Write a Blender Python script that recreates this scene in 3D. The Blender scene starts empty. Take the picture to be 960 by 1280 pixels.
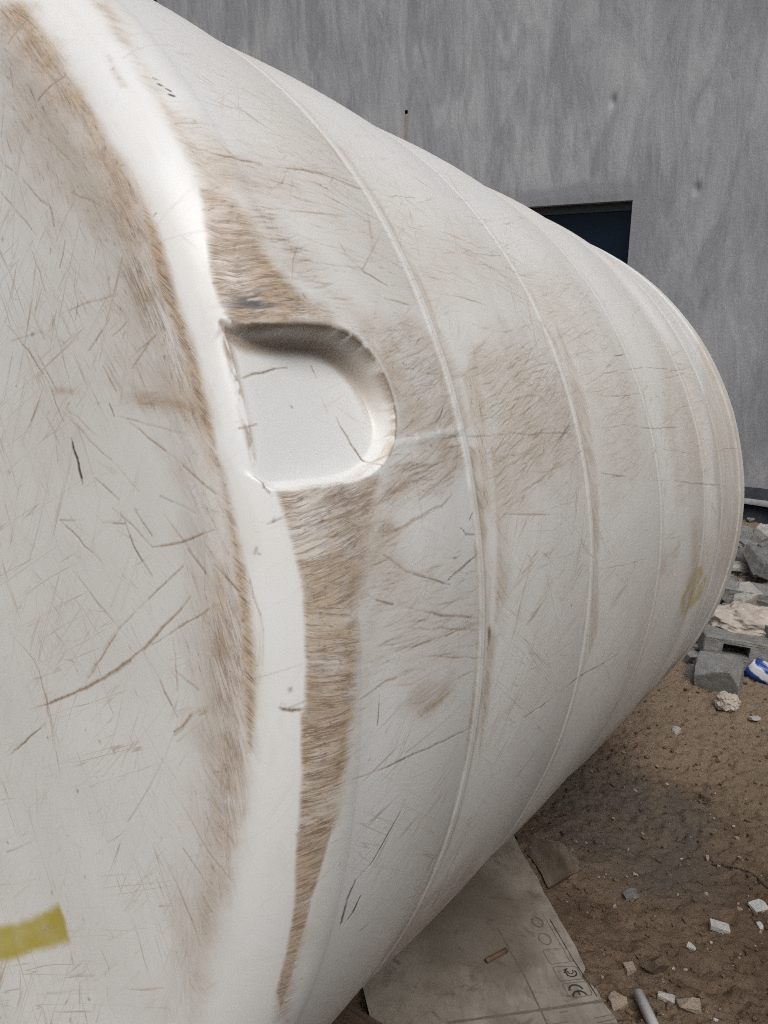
import bpy, bmesh, math, random
import numpy as np
from mathutils import Vector, Matrix, noise as mnoise
random.seed(7)
rng = np.random.default_rng(11)

# ------------------------------------------------------------------ camera, sky, sun, exposure
SC = bpy.context.scene
COL = SC.collection
PITCH = math.radians(16.0)
FOC = 961.0                                   # focal length in pixels of a 960 px wide picture
CAM = Vector((0.0, 0.0, 1.674))
cam = bpy.data.cameras.new('camera')
cam.sensor_fit = 'HORIZONTAL'; cam.sensor_width = 36.0; cam.lens = 36.0 * FOC / 960.0
cam.clip_start = 0.05; cam.clip_end = 500.0
camo = bpy.data.objects.new('camera', cam); COL.objects.link(camo)
camo.location = CAM; camo.rotation_euler = (math.pi / 2 - PITCH, 0, 0)
SC.camera = camo

SUN_EL, SUN_AZ = math.radians(57.0), math.radians(170.0)     # azimuth clockwise from +Y
world = bpy.data.worlds.new('World'); SC.world = world; world.use_nodes = True
nt = world.node_tree; nt.nodes.clear()
sky = nt.nodes.new('ShaderNodeTexSky'); sky.sky_type = 'NISHITA'; sky.sun_disc = False
sky.sun_elevation = SUN_EL; sky.sun_rotation = SUN_AZ
sky.air_density = 1.0; sky.dust_density = 4.0; sky.ozone_density = 1.0
hsv = nt.nodes.new('ShaderNodeHueSaturation'); hsv.inputs['Saturation'].default_value = 0.6
bg = nt.nodes.new('ShaderNodeBackground'); bg.inputs['Strength'].default_value = 0.092
wo = nt.nodes.new('ShaderNodeOutputWorld')
nt.links.new(sky.outputs[0], hsv.inputs['Color']); nt.links.new(hsv.outputs[0], bg.inputs[0]); nt.links.new(bg.outputs[0], wo.inputs[0])
sun = bpy.data.lights.new('sun', 'SUN'); sun.energy = .95; sun.angle = math.radians(36.0); sun.color = (1.0, 0.995, 0.985)
suno = bpy.data.objects.new('sun', sun); COL.objects.link(suno)
sdir = Vector((math.sin(SUN_AZ) * math.cos(SUN_EL), math.cos(SUN_AZ) * math.cos(SUN_EL), math.sin(SUN_EL)))
suno.rotation_euler = sdir.to_track_quat('Z', 'Y').to_euler()
suno.location = (0, 0, 8)
vs = SC.view_settings
vs.view_transform = 'Standard'; vs.look = 'None'; vs.gamma = 1.0; vs.use_curve_mapping = False
vs.exposure = 0.50
SC.cycles.max_bounces = 8; SC.cycles.use_denoising = False; SC.cycles.pixel_filter_type = 'BLACKMAN_HARRIS'; SC.cycles.filter_width = 1.05

# ------------------------------------------------------------------ helpers
def tag(o, label=None, cat=None, group=None, kind=None):
    if label: o['label'] = label
    if cat: o['category'] = cat
    if group: o['group'] = group
    if kind: o['kind'] = kind
    return o
def empty(name, loc=(0, 0, 0)):
    o = bpy.data.objects.new(name, None); COL.objects.link(o); o.location = loc; o.empty_display_size = 0.1
    return o
def link(name, me, mat, parent=None):
    o = bpy.data.objects.new(name, me); COL.objects.link(o)
    if mat is not None: me.materials.append(mat)
    if parent is not None: o.parent = parent
    return o
def obj_bm(name, bm, mat, parent=None, smooth=False):
    me = bpy.data.meshes.new(name); bm.to_mesh(me); bm.free()
    if smooth:
        me.polygons.foreach_set('use_smooth', [True] * len(me.polygons))
    return link(name, me, mat, parent)
def mesh_np(name, co, quads, smooth=True, attrs=None):
    me = bpy.data.meshes.new(name)
    n, m = len(co), len(quads); k = quads.shape[1]
    me.vertices.add(n); me.vertices.foreach_set('co', np.ascontiguousarray(co, np.float32).ravel())
    me.loops.add(m * k); me.loops.foreach_set('vertex_index', np.ascontiguousarray(quads, np.int32).ravel())
    me.polygons.add(m); me.polygons.foreach_set('loop_start', np.arange(0, m * k, k, dtype=np.int32))
    me.polygons.foreach_set('use_smooth', np.full(m, smooth, dtype=bool))
    me.update(calc_edges=True)
    for nm, arr in (attrs or {}).items():
        a = me.attributes.new(nm, 'FLOAT', 'POINT'); a.data.foreach_set('value', np.ascontiguousarray(arr, np.float32))
    return me
def submesh(name, co, quads, mask, attrs=None, origin=(0, 0, 0)):
    q = quads[mask]; used, inv = np.unique(q, return_inverse=True)
    at_ = {k: v[used] for k, v in (attrs or {}).items()}
    return mesh_np(name, co[used] - np.array(origin), inv.reshape(q.shape), True, at_)
def grid_quads(n, m, wrap=False):
    i = np.arange(n if wrap else n - 1); j = np.arange(m - 1)
    I, J = np.meshgrid(i, j, indexing='ij'); I2 = (I + 1) % n
    return np.stack([I * m + J, I2 * m + J, I2 * m + J + 1, I * m + J + 1], -1).reshape(-1, 4)
_T = np.random.default_rng(5).random((256, 256)).astype(np.float32)
def vnoise(x, y, seed=0):
    x = np.asarray(x, np.float64) + seed * 17.31; y = np.asarray(y, np.float64) + seed * 9.77
    xi = np.floor(x).astype(np.int64); yi = np.floor(y).astype(np.int64)
    fx = (x - xi); fy = (y - yi); fx = fx * fx * (3 - 2 * fx); fy = fy * fy * (3 - 2 * fy)
    a = _T[xi & 255, yi & 255]; b = _T[(xi + 1) & 255, yi & 255]; c = _T[xi & 255, (yi + 1) & 255]; d = _T[(xi + 1) & 255, (yi + 1) & 255]
    return (a * (1 - fx) + b * fx) * (1 - fy) + (c * (1 - fx) + d * fx) * fy
def fbm(x, y, oct=4, seed=0, gain=.5):
    s = 0.0; a = 1.0; t = 0.0
    for k in range(oct):
        s = s + a * vnoise(x * 2 ** k, y * 2 ** k, seed + k * 3); t += a; a *= gain
    return s / t
def sstep(a, b, x):
    t = np.clip((x - a) / (b - a), 0, 1); return t * t * (3 - 2 * t)

# node helpers ------------------------------------------------------
def newmat(name):
    m = bpy.data.materials.new(name); m.use_nodes = True
    t = m.node_tree; t.nodes.clear()
    out = t.nodes.new('ShaderNodeOutputMaterial'); b = t.nodes.new('ShaderNodeBsdfPrincipled')
    t.links.new(b.outputs[0], out.inputs[0])
    return m, t, b
def nnoise(t, scale, detail=4, rough=.55, stretch=None, coord='Object', dist=0.0):
    tc = t.nodes.new('ShaderNodeTexCoord'); n = t.nodes.new('ShaderNodeTexNoise')
    n.inputs['Scale'].default_value = scale; n.inputs['Detail'].default_value = detail
    n.inputs['Roughness'].default_value = rough; n.inputs['Distortion'].default_value = dist
    src = tc.outputs[coord]
    if stretch:
        mp = t.nodes.new('ShaderNodeMapping'); mp.inputs['Scale'].default_value = stretch
        t.links.new(src, mp.inputs[0]); src = mp.outputs[0]
    t.links.new(src, n.inputs['Vector'])
    return n.outputs[0]
def ramp(t, src, stops):
    r = t.nodes.new('ShaderNodeValToRGB'); e = r.color_ramp.elements
    while len(e) < len(stops): e.new(0.5)
    for k, (p, c) in enumerate(stops):
        e[k].position = p; e[k].color = (c, c, c, 1) if isinstance(c, (int, float)) else (*c, 1)
    t.links.new(src, r.inputs[0]); return r.outputs[0]
def mix(t, fac, a, b, mode='MIX'):
    m = t.nodes.new('ShaderNodeMix'); m.data_type = 'RGBA'; m.blend_type = mode
    for s, v in ((m.inputs[0], fac), (m.inputs[6], a), (m.inputs[7], b)):
        if hasattr(v, 'node'): t.links.new(v, s)
        elif isinstance(v, (int, float)): s.default_value = v
        else: s.default_value = (*v, 1)
    return m.outputs[2]
def math_(t, op, a, b=None, clamp=False):
    m = t.nodes.new('ShaderNodeMath'); m.operation = op; m.use_clamp = clamp
    for s, v in ((m.inputs[0], a), (m.inputs[1], b)):
        if v is None: continue
        if hasattr(v, 'node'): t.links.new(v, s)
        else: s.default_value = v
    return m.outputs[0]
def attr(t, name):
    a = t.nodes.new('ShaderNodeAttribute'); a.attribute_name = name; return a.outputs['Fac']
def bump(t, b, h, strength=.3, dist=.005):
    n = t.nodes.new('ShaderNodeBump'); n.inputs['Strength'].default_value = strength; n.inputs['Distance'].default_value = dist
    t.links.new(h, n.inputs['Height']); t.links.new(n.outputs[0], b.inputs['Normal'])
def simple(name, c1, c2, scale=20, rough=.8, bs=.3, bd=.003, detail=5, spec=.3, stretch=None, metallic=0):
    m, t, b = newmat(name)
    n = nnoise(t, scale, detail, .6, stretch)
    t.links.new(ramp(t, n, [(.3, c1), (.7, c2)]), b.inputs['Base Color'])
    b.inputs['Roughness'].default_value = rough; b.inputs['Specular IOR Level'].default_value = spec; b.inputs['Metallic'].default_value = metallic
    if bs: bump(t, b, nnoise(t, scale * 3, 5, .6, stretch), bs, bd)
    return m

# ------------------------------------------------------------------ layout frame of the tank (axis D, radius R)
D = np.array([0.5648223, 0.81449124, -0.13258879]); A0 = np.array([-0.8658, 1.12505369, 1.674 - 0.44525526])
E1 = np.array([0.82174633, -0.56985346, 0.0]); E2 = np.array([0.07555618, 0.10895435, 0.99117113])
R = 0.954; RF = 0.10; FLAT = R - RF; ARC = RF * math.pi / 2; SEND = 2.134
RIBS = (0.354, 0.754, 1.187, 1.600)
HD = np.array([D[0], D[1]]) / math.hypot(D[0], D[1])         # horizontal direction away from the camera, square to the house wall
HW = np.array([E1[0], E1[1]])                                # along the house wall, to the right
WALL_U = 5.0

# ------------------------------------------------------------------ ground
u_near = float((A0 - E2 * R)[:2] @ HD); z_near = float((A0 - E2 * R)[2]); z_slope = D[2] / math.hypot(D[0], D[1])
def ground_z(x, y, fine=True):
    x = np.asarray(x, float); y = np.asarray(y, float)
    u = x * HD[0] + y * HD[1]; w = x * HW[0] + y * HW[1]
    zb = z_near + (np.clip(u, 0.6, 3.2) - u_near) * z_slope - 0.045
    zb = np.clip(zb, -0.01, 0.24)
    z = zb + 0.33 * sstep(3.3, 4.9, u) * sstep(3.0, .0, np.abs(w + .2) - 3.0) * sstep(6.0, 5.05, u)
    if fine:
        inr = 1.0 * (np.abs(x) < 8) * (np.abs(y) < 9)
        wx = x + .05 * vnoise(x * 9, y * 9, 21); wy = y + .05 * vnoise(x * 9, y * 9, 22)
        z = z + inr * (0.034 * (fbm(x * 2.6, y * 2.6, 3, 1) - .5))
        r1 = 1 - np.abs(2 * fbm(wx * 11, wy * 16, 3, 4) - 1)
        z = z + inr * (0.020 * (fbm(wx * 14, wy * 14, 3, 2) - .5) + 0.012 * (r1 - .7))
        cl = fbm(x * 3, y * 3, 2, 31)
        z = z + inr * (0.021 * (fbm(x * 60, y * 60, 3, 3, .6) - .5)) * (.5 + 1.2 * sstep(.4, .65, cl))
        pit = fbm(wx * 30, wy * 46, 2, 8); z = z - inr * .012 * sstep(.64, .80, pit)
    return z
def ray_dir(px, py):
    v = np.array([(px - 480) / FOC, (py - 640) / FOC, 1.0]); c, s = math.cos(PITCH), math.sin(PITCH)
    return np.array([v[0], v[2] * c - v[1] * s, -v[2] * s - v[1] * c])
def at(px, py, lift=0.0):
    """where a ray of the camera meets the ground (layout helper)"""
    d = ray_dir(px, py); t = np.linspace(.6, 9, 6000); P = np.array(CAM)[None] + d[None] * t[:, None]
    g = ground_z(P[:, 0], P[:, 1]) + lift; i = int((P[:, 2] < g).argmax()); return Vector(P[i]), float(t[i])
def spaced(lo, hi, f):
    v = [lo]
    while v[-1] < hi: v.append(v[-1] + f(v[-1]))
    return v
outer = [-180, -120, -80, -50, -30, -20, -14, -10, -7, -5, -3.5, -2.5, -1.8, -1.2, -.8]
gx = np.array(outer + spaced(-.35, 3.0, lambda v: .0075 if v > -.05 else .03) + [3.1, 3.3, 3.6, 4, 5, 6, 8, 11, 15, 22, 32, 50, 80, 120, 180])
gy = np.array([v - .2 for v in outer] + [-.6, -.2, .2, .6, .8] + spaced(.95, 5.6, lambda v: .0045 + .0028 * max(0, v - 1.2)) + [5.8, 6.2, 7, 8, 10, 13, 18, 25, 40, 70, 120, 180])
GX, GY = np.meshgrid(gx, gy, indexing='ij')
GZ = ground_z(GX, GY)
M_soil, t, b = newmat('soil')
n1 = nnoise(t, 2.2, 6, .6); n2 = nnoise(t, 38, 6, .7); n3 = nnoise(t, 9, 5, .6, dist=.6); n4 = nnoise(t, 260, 3, .6)
c = mix(t, ramp(t, n1, [(.36, 0), (.64, 1)]), (.118, .082, .053), (.185, .135, .092))
c = mix(t, ramp(t, n3, [(.45, 0), (.72, .6)]), c, (.052, .034, .021))
c = mix(t, ramp(t, n2, [(.60, 0), (.78, .55)]), c, (.18, .145, .11))
c = mix(t, ramp(t, n4, [(.30, .55), (.48, 0)]), c, (.035, .024, .016))
# sandier, drier soil towards the house, the darker near soil partly painted shade; a patch of grey ash beside the tank
dry_lit = attr(t, 'dry_lit'); ash = attr(t, 'ash')
c = mix(t, math_(t, 'MULTIPLY', dry_lit, .62), c, (.285, .215, .155))
c = mix(t, math_(t, 'MULTIPLY', ash, ramp(t, n3, [(.3, .45), (.7, .95)])), c, (.098, .085, .074))
t.links.new(c, b.inputs['Base Color']); b.inputs['Roughness'].default_value = .95; b.inputs['Specular IOR Level'].default_value = .15
bump(t, b, math_(t, 'ADD', n2, n4), .8, .007)
UU = GX * HD[0] + GY * HD[1]
pa, _ = at(785, 1030)
dd = np.hypot((GX - pa.x) / .30, (GY - pa.y) / .42) + 1.0 * (fbm(GX * 4, GY * 4, 4, 12) - .5)
ash_a = sstep(1.15, .45, dd); dry_lit_a = sstep(1.9, 3.1, UU + 1.4 * (fbm(GX * 2, GY * 2, 4, 15) - .5))
gme = mesh_np('ground', np.stack([GX, GY, GZ], -1).reshape(-1, 3), grid_quads(len(gx), len(gy)), True, {'ash': ash_a.ravel(), 'dry_lit': dry_lit_a.ravel()})
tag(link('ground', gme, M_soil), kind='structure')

# ------------------------------------------------------------------ the house with its rendered wall
M_plaster, t, b = newmat('cement_render')
n1 = nnoise(t, 1.1, 5, .6); n2 = nnoise(t, 6, 7, .66, (1, 1, .26), dist=.7); n3 = nnoise(t, 26, 6, .72, (1, 1, .18), dist=.6); n4 = nnoise(t, 110, 4, .7, (1, 1, .5))
c = mix(t, ramp(t, n1, [(.3, 0), (.7, 1)]), (.325, .328, .335), (.43, .43, .43))
c = mix(t, ramp(t, n2, [(.38, .75), (.60, 0)]), c, (.232, .236, .248))
c = mix(t, ramp(t, n3, [(.52, 0), (.80, .6)]), c, (.44, .445, .455))
c = mix(t, math_(t, 'MULTIPLY', attr(t, 'band'), .7), c, (.25, .256, .268)); c = mix(t, attr(t, 'rust'), c, (.27, .22, .15))
t.links.new(c, b.inputs['Base Color']); b.inputs['Roughness'].default_value = .8; b.inputs['Specular IOR Level'].default_value = .25
hh = math_(t, 'ADD', math_(t, 'MULTIPLY', n2, 1.6), math_(t, 'ADD', n3, math_(t, 'MULTIPLY', n4, .4)))
bump(t, b, hh, .42, .011)
M_bitumen = simple('bitumen_paint', (.010, .012, .018), (.03, .033, .042), 14, .6, .5, .01)
M_concrete = simple('old_concrete', (.19, .188, .18), (.31, .305, .29), 16, .9, .6, .006)
M_frame = simple('dark_aluminium', (.035, .04, .048), (.055, .06, .07), 30, .45, .1)
M_pane, t, b = newmat('tinted_pane')
b.inputs['Base Color'].default_value = (.006, .013, .026, 1); b.inputs['Roughness'].default_value = .35; b.inputs['Specular IOR Level'].default_value = .16
nn = nnoise(t, 2, 3); t.links.new(mix(t, nn, (.005, .012, .024), (.008, .016, .031)), b.inputs['Base Color'])
house = empty('house', (*(HD * WALL_U), 0.0))
tag(house, 'grey cement rendered house standing behind the white tank', 'house')
HO = np.array([HD[0] * WALL_U, HD[1] * WALL_U, 0.0])
def wpt(w, z, d=0.0):      # d > 0 goes into the house; local to the house origin
    return np.array([HW[0] * w + HD[0] * d, HW[1] * w + HD[1] * d, z])
def wall_hit(px, py):
    d = ray_dir(px, py); tt = (WALL_U) / float(d[:2] @ HD); P = np.array(CAM) + d * tt; return float(P[:2] @ HW), float(P[2])
WR, WT = wall_hit(791, 250); UR, UB = wall_hit(196.5, 12)
OPEN = [(WR - 1.5, WR, 1.0, WT), (UR - 1.5, UR, UB - .55, UB + 1.0)]
HOLES = [wall_hit(508, 140), wall_hit(766, 126), wall_hit(871, 236)]
def axis(lo, hi, step, keep, dlo, dhi):
    v = list(np.arange(lo, dlo, .25)) + list(np.arange(dlo, dhi, step)) + list(np.arange(dhi, hi + .01, .25))
    v = [q for q in v if all(abs(q - k) > step * .55 for k in keep)] + list(keep)
    return np.array(sorted(v))
hole_w = [h[0] + s * .012 for h in HOLES[:1] for s in (-1, 1)]; hole_z = [h[1] + s * .012 for h in HOLES[:1] for s in (-1, 1)]
wx = axis(-13, 5, .013, [o for q in OPEN for o in q[:2]] + hole_w, -6.2, 1.2)
wz = axis(-.3, 6.5, .013, [o for q in OPEN for o in q[2:]] + hole_z, .2, 4.2)
WX, WZ = np.meshgrid(wx, wz, indexing='ij')
depth = .010 * (fbm(WX * 1.3, WZ * 1.0, 3, 40) - .5) + .010 * (fbm(WX * 7, WZ * 2.2, 3, 41) - .5) + .006 * (fbm(WX * 26 + 3 * vnoise(WX * 5, WZ * 5, 3), WZ * 6, 3, 42) - .5)
edge = np.ones_like(WX); band_w = np.zeros_like(WX)
for (x0, x1, z0, z1) in OPEN:
    dx = np.maximum(np.maximum(x0 - WX, WX - x1), 0); dz = np.maximum(np.maximum(z0 - WZ, WZ - z1), 0); edge = np.minimum(edge, sstep(0, .05, np.hypot(dx, dz))); band_w = np.maximum(band_w, sstep(.14, .08, np.maximum(dx, dz) + .05 * (fbm(WX * 6, WZ * 6, 3, 48) - .5)))
depth = depth * edge
for hw, hz in HOLES[1:]: depth += .02 * np.exp(-(((WX - hw) / .016) ** 2 + ((WZ - hz) / .03) ** 2))
rust = .75 * np.exp(-((WX - HOLES[0][0]) / .022) ** 2) * sstep(HOLES[0][1] + .0, HOLES[0][1] - .03, WZ) * sstep(HOLES[0][1] - .55, HOLES[0][1] - .05, WZ) * (.4 + .8 * vnoise(WX * 60, WZ * 9))
co = HW[None, None, :] * WX[..., None] + HD[None, None, :] * depth[..., None]
co = np.concatenate([co, WZ[..., None]], -1).reshape(-1, 3)
q = grid_quads(len(wx), len(wz)); cw = WX.ravel()[q].mean(1); cz = WZ.ravel()[q].mean(1)
keep = np.ones(len(q), bool)
for (x0, x1, z0, z1) in OPEN: keep &= ~((cw > x0) & (cw < x1) & (cz > z0) & (cz < z1))
keep &= ~((np.abs(cw - HOLES[0][0]) < .012) & (np.abs(cz - HOLES[0][1]) < .012))
link('front_wall', submesh('front_wall', co, q, keep, {'rust': rust.ravel(), 'band': band_w.ravel()}), M_plaster, house)
def wbox(bm, w0, w1, z0, z1, d0, d1):
    v = [bm.verts.new(wpt(w, z, d)) for d in (d0, d1) for (w, z) in ((w0, z0), (w1, z0), (w1, z1), (w0, z1))]
    for f in ((0, 1, 2, 3), (7, 6, 5, 4), (0, 4, 5, 1), (1, 5, 6, 2), (2, 6, 7, 3), (3, 7, 4, 0)): bm.faces.new([v[k] for k in f])
    bmesh.ops.recalc_face_normals(bm, faces=bm.faces[:])
for (x0, x1, z0, z1) in OPEN:
    bm = bmesh.new()                                    # reveals: the four sides of the opening
    P4 = [(x0, z0), (x1, z0), (x1, z1), (x0, z1)]
    for k in range(4):
        a_, b_ = P4[k], P4[(k + 1) % 4]
        bm.faces.new([bm.verts.new(wpt(*a_)), bm.verts.new(wpt(*b_)), bm.verts.new(wpt(*b_, .16)), bm.verts.new(wpt(*a_, .16))])
    win = obj_bm('window', bm, M_plaster, house)
    bm = bmesh.new(); fw = .035
    wbox(bm, x0 + .003, x1 - .003, z1 - .05, z1 - .003, .085, .125); wbox(bm, x0 + .003, x1 - .003, z0 + .003, z0 + fw, .085, .125)
    wbox(bm, x0 + .003, x0 + fw, z0 + fw, z1 - .05, .086, .124); wbox(bm, x1 - .012, x1 - .003, z0 + fw, z1 - .05, .086, .124)
    obj_bm('frame', bm, M_frame, win)
    bm = bmesh.new(); wbox(bm, x0 + .02, x1 - .006, z0 + .02, z1 - .02, .10, .108); obj_bm('pane', bm, M_pane, win)
bm = bmesh.new()
hw, hz = HOLES[0]; ring = []
for dep in (0.0, .05):
    ring.append([bm.verts.new(wpt(hw + .012 * a_, hz + .012 * b_, dep + .002)) for a_, b_ in ((-1, -1), (1, -1), (1, 1), (-1, 1))])
for k in range(4): bm.faces.new([ring[0][k], ring[0][(k + 1) % 4], ring[1][(k + 1) % 4], ring[1][k]])
bm.faces.new(ring[1]); obj_bm('tie_hole', bm, M_bitumen, house)
# black painted foot of the wall, with a thin ledge of grey mortar on it
def foot(z0, z1, d0, amp, seed):
    ww = np.linspace(-4, 4.5, 420); bm = bmesh.new(); rows = []
    zt = z1 + amp * (fbm(ww * 3, ww * 0, 4, seed) - .5) * 2
    for k, w_ in enumerate(ww):
        o = d0 + .012 * (float(vnoise(w_ * 9, 0, seed + 5)) - .5)
        rows.append([bm.verts.new(wpt(w_, z0, o)), bm.verts.new(wpt(w_, zt[k], o)), bm.verts.new(wpt(w_, zt[k] + .006, .02))])
    for r0, r1 in zip(rows, rows[1:]):
        for k in range(2): bm.faces.new([r0[k], r1[k], r1[k + 1], r0[k + 1]])
    return bm
obj_bm('plinth', foot(-.3, .535, -.022, .02, 61), M_bitumen, house, True)
bm = foot(.437, .462, -.062, .008, 64)
obj_bm('mortar_ledge', bm, M_concrete, house, True)
bm = bmesh.new()                                        # side and back walls and the flat roof
wbox(bm, -12.9, 4.9, -.3, 6.45, .25, 7.0); obj_bm('rear_walls', bm, M_plaster, house)
bm = bmesh.new(); wbox(bm, -13.2, 5.2, 6.5, 6.72, -.25, 7.2); obj_bm('roof', bm, M_concrete, house)

# wall added out of view to the right: it keeps the low sky off the underside of the tank and the soil
yw = empty('sky_blocker', (*(HW * 2.5 + HD * 1.0), 0)); tag(yw, 'added plain grey rendered wall, unseen, blocking low sky light right of the tank', 'wall')
bm = bmesh.new(); YO = HW * 2.5 + HD * 1.0
def ybox(bm, w0, w1, u0, u1, z0, z1):
    v = [bm.verts.new((HW[0] * w + HD[0] * u, HW[1] * w + HD[1] * u, z)) for z in (z0, z1) for (w, u) in ((w0, u0), (w1, u0), (w1, u1), (w0, u1))]
    for f in ((3, 2, 1, 0), (4, 5, 6, 7), (0, 1, 5, 4), (1, 2, 6, 5), (2, 3, 7, 6), (3, 0, 4, 7)): bm.faces.new([v[k] for k in f])
ybox(bm, 0, .18, -5.5, 3.95, -.3, 3.0); bmesh.ops.recalc_face_normals(bm, faces=bm.faces[:]); obj_bm('blocker_body', bm, M_plaster, yw)
bm = bmesh.new(); ybox(bm, -.04, .22, -5.55, 3.94, 3.004, 3.07); bmesh.ops.recalc_face_normals(bm, faces=bm.faces[:]); obj_bm('blocker_cap', bm, M_concrete, yw)
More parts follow.
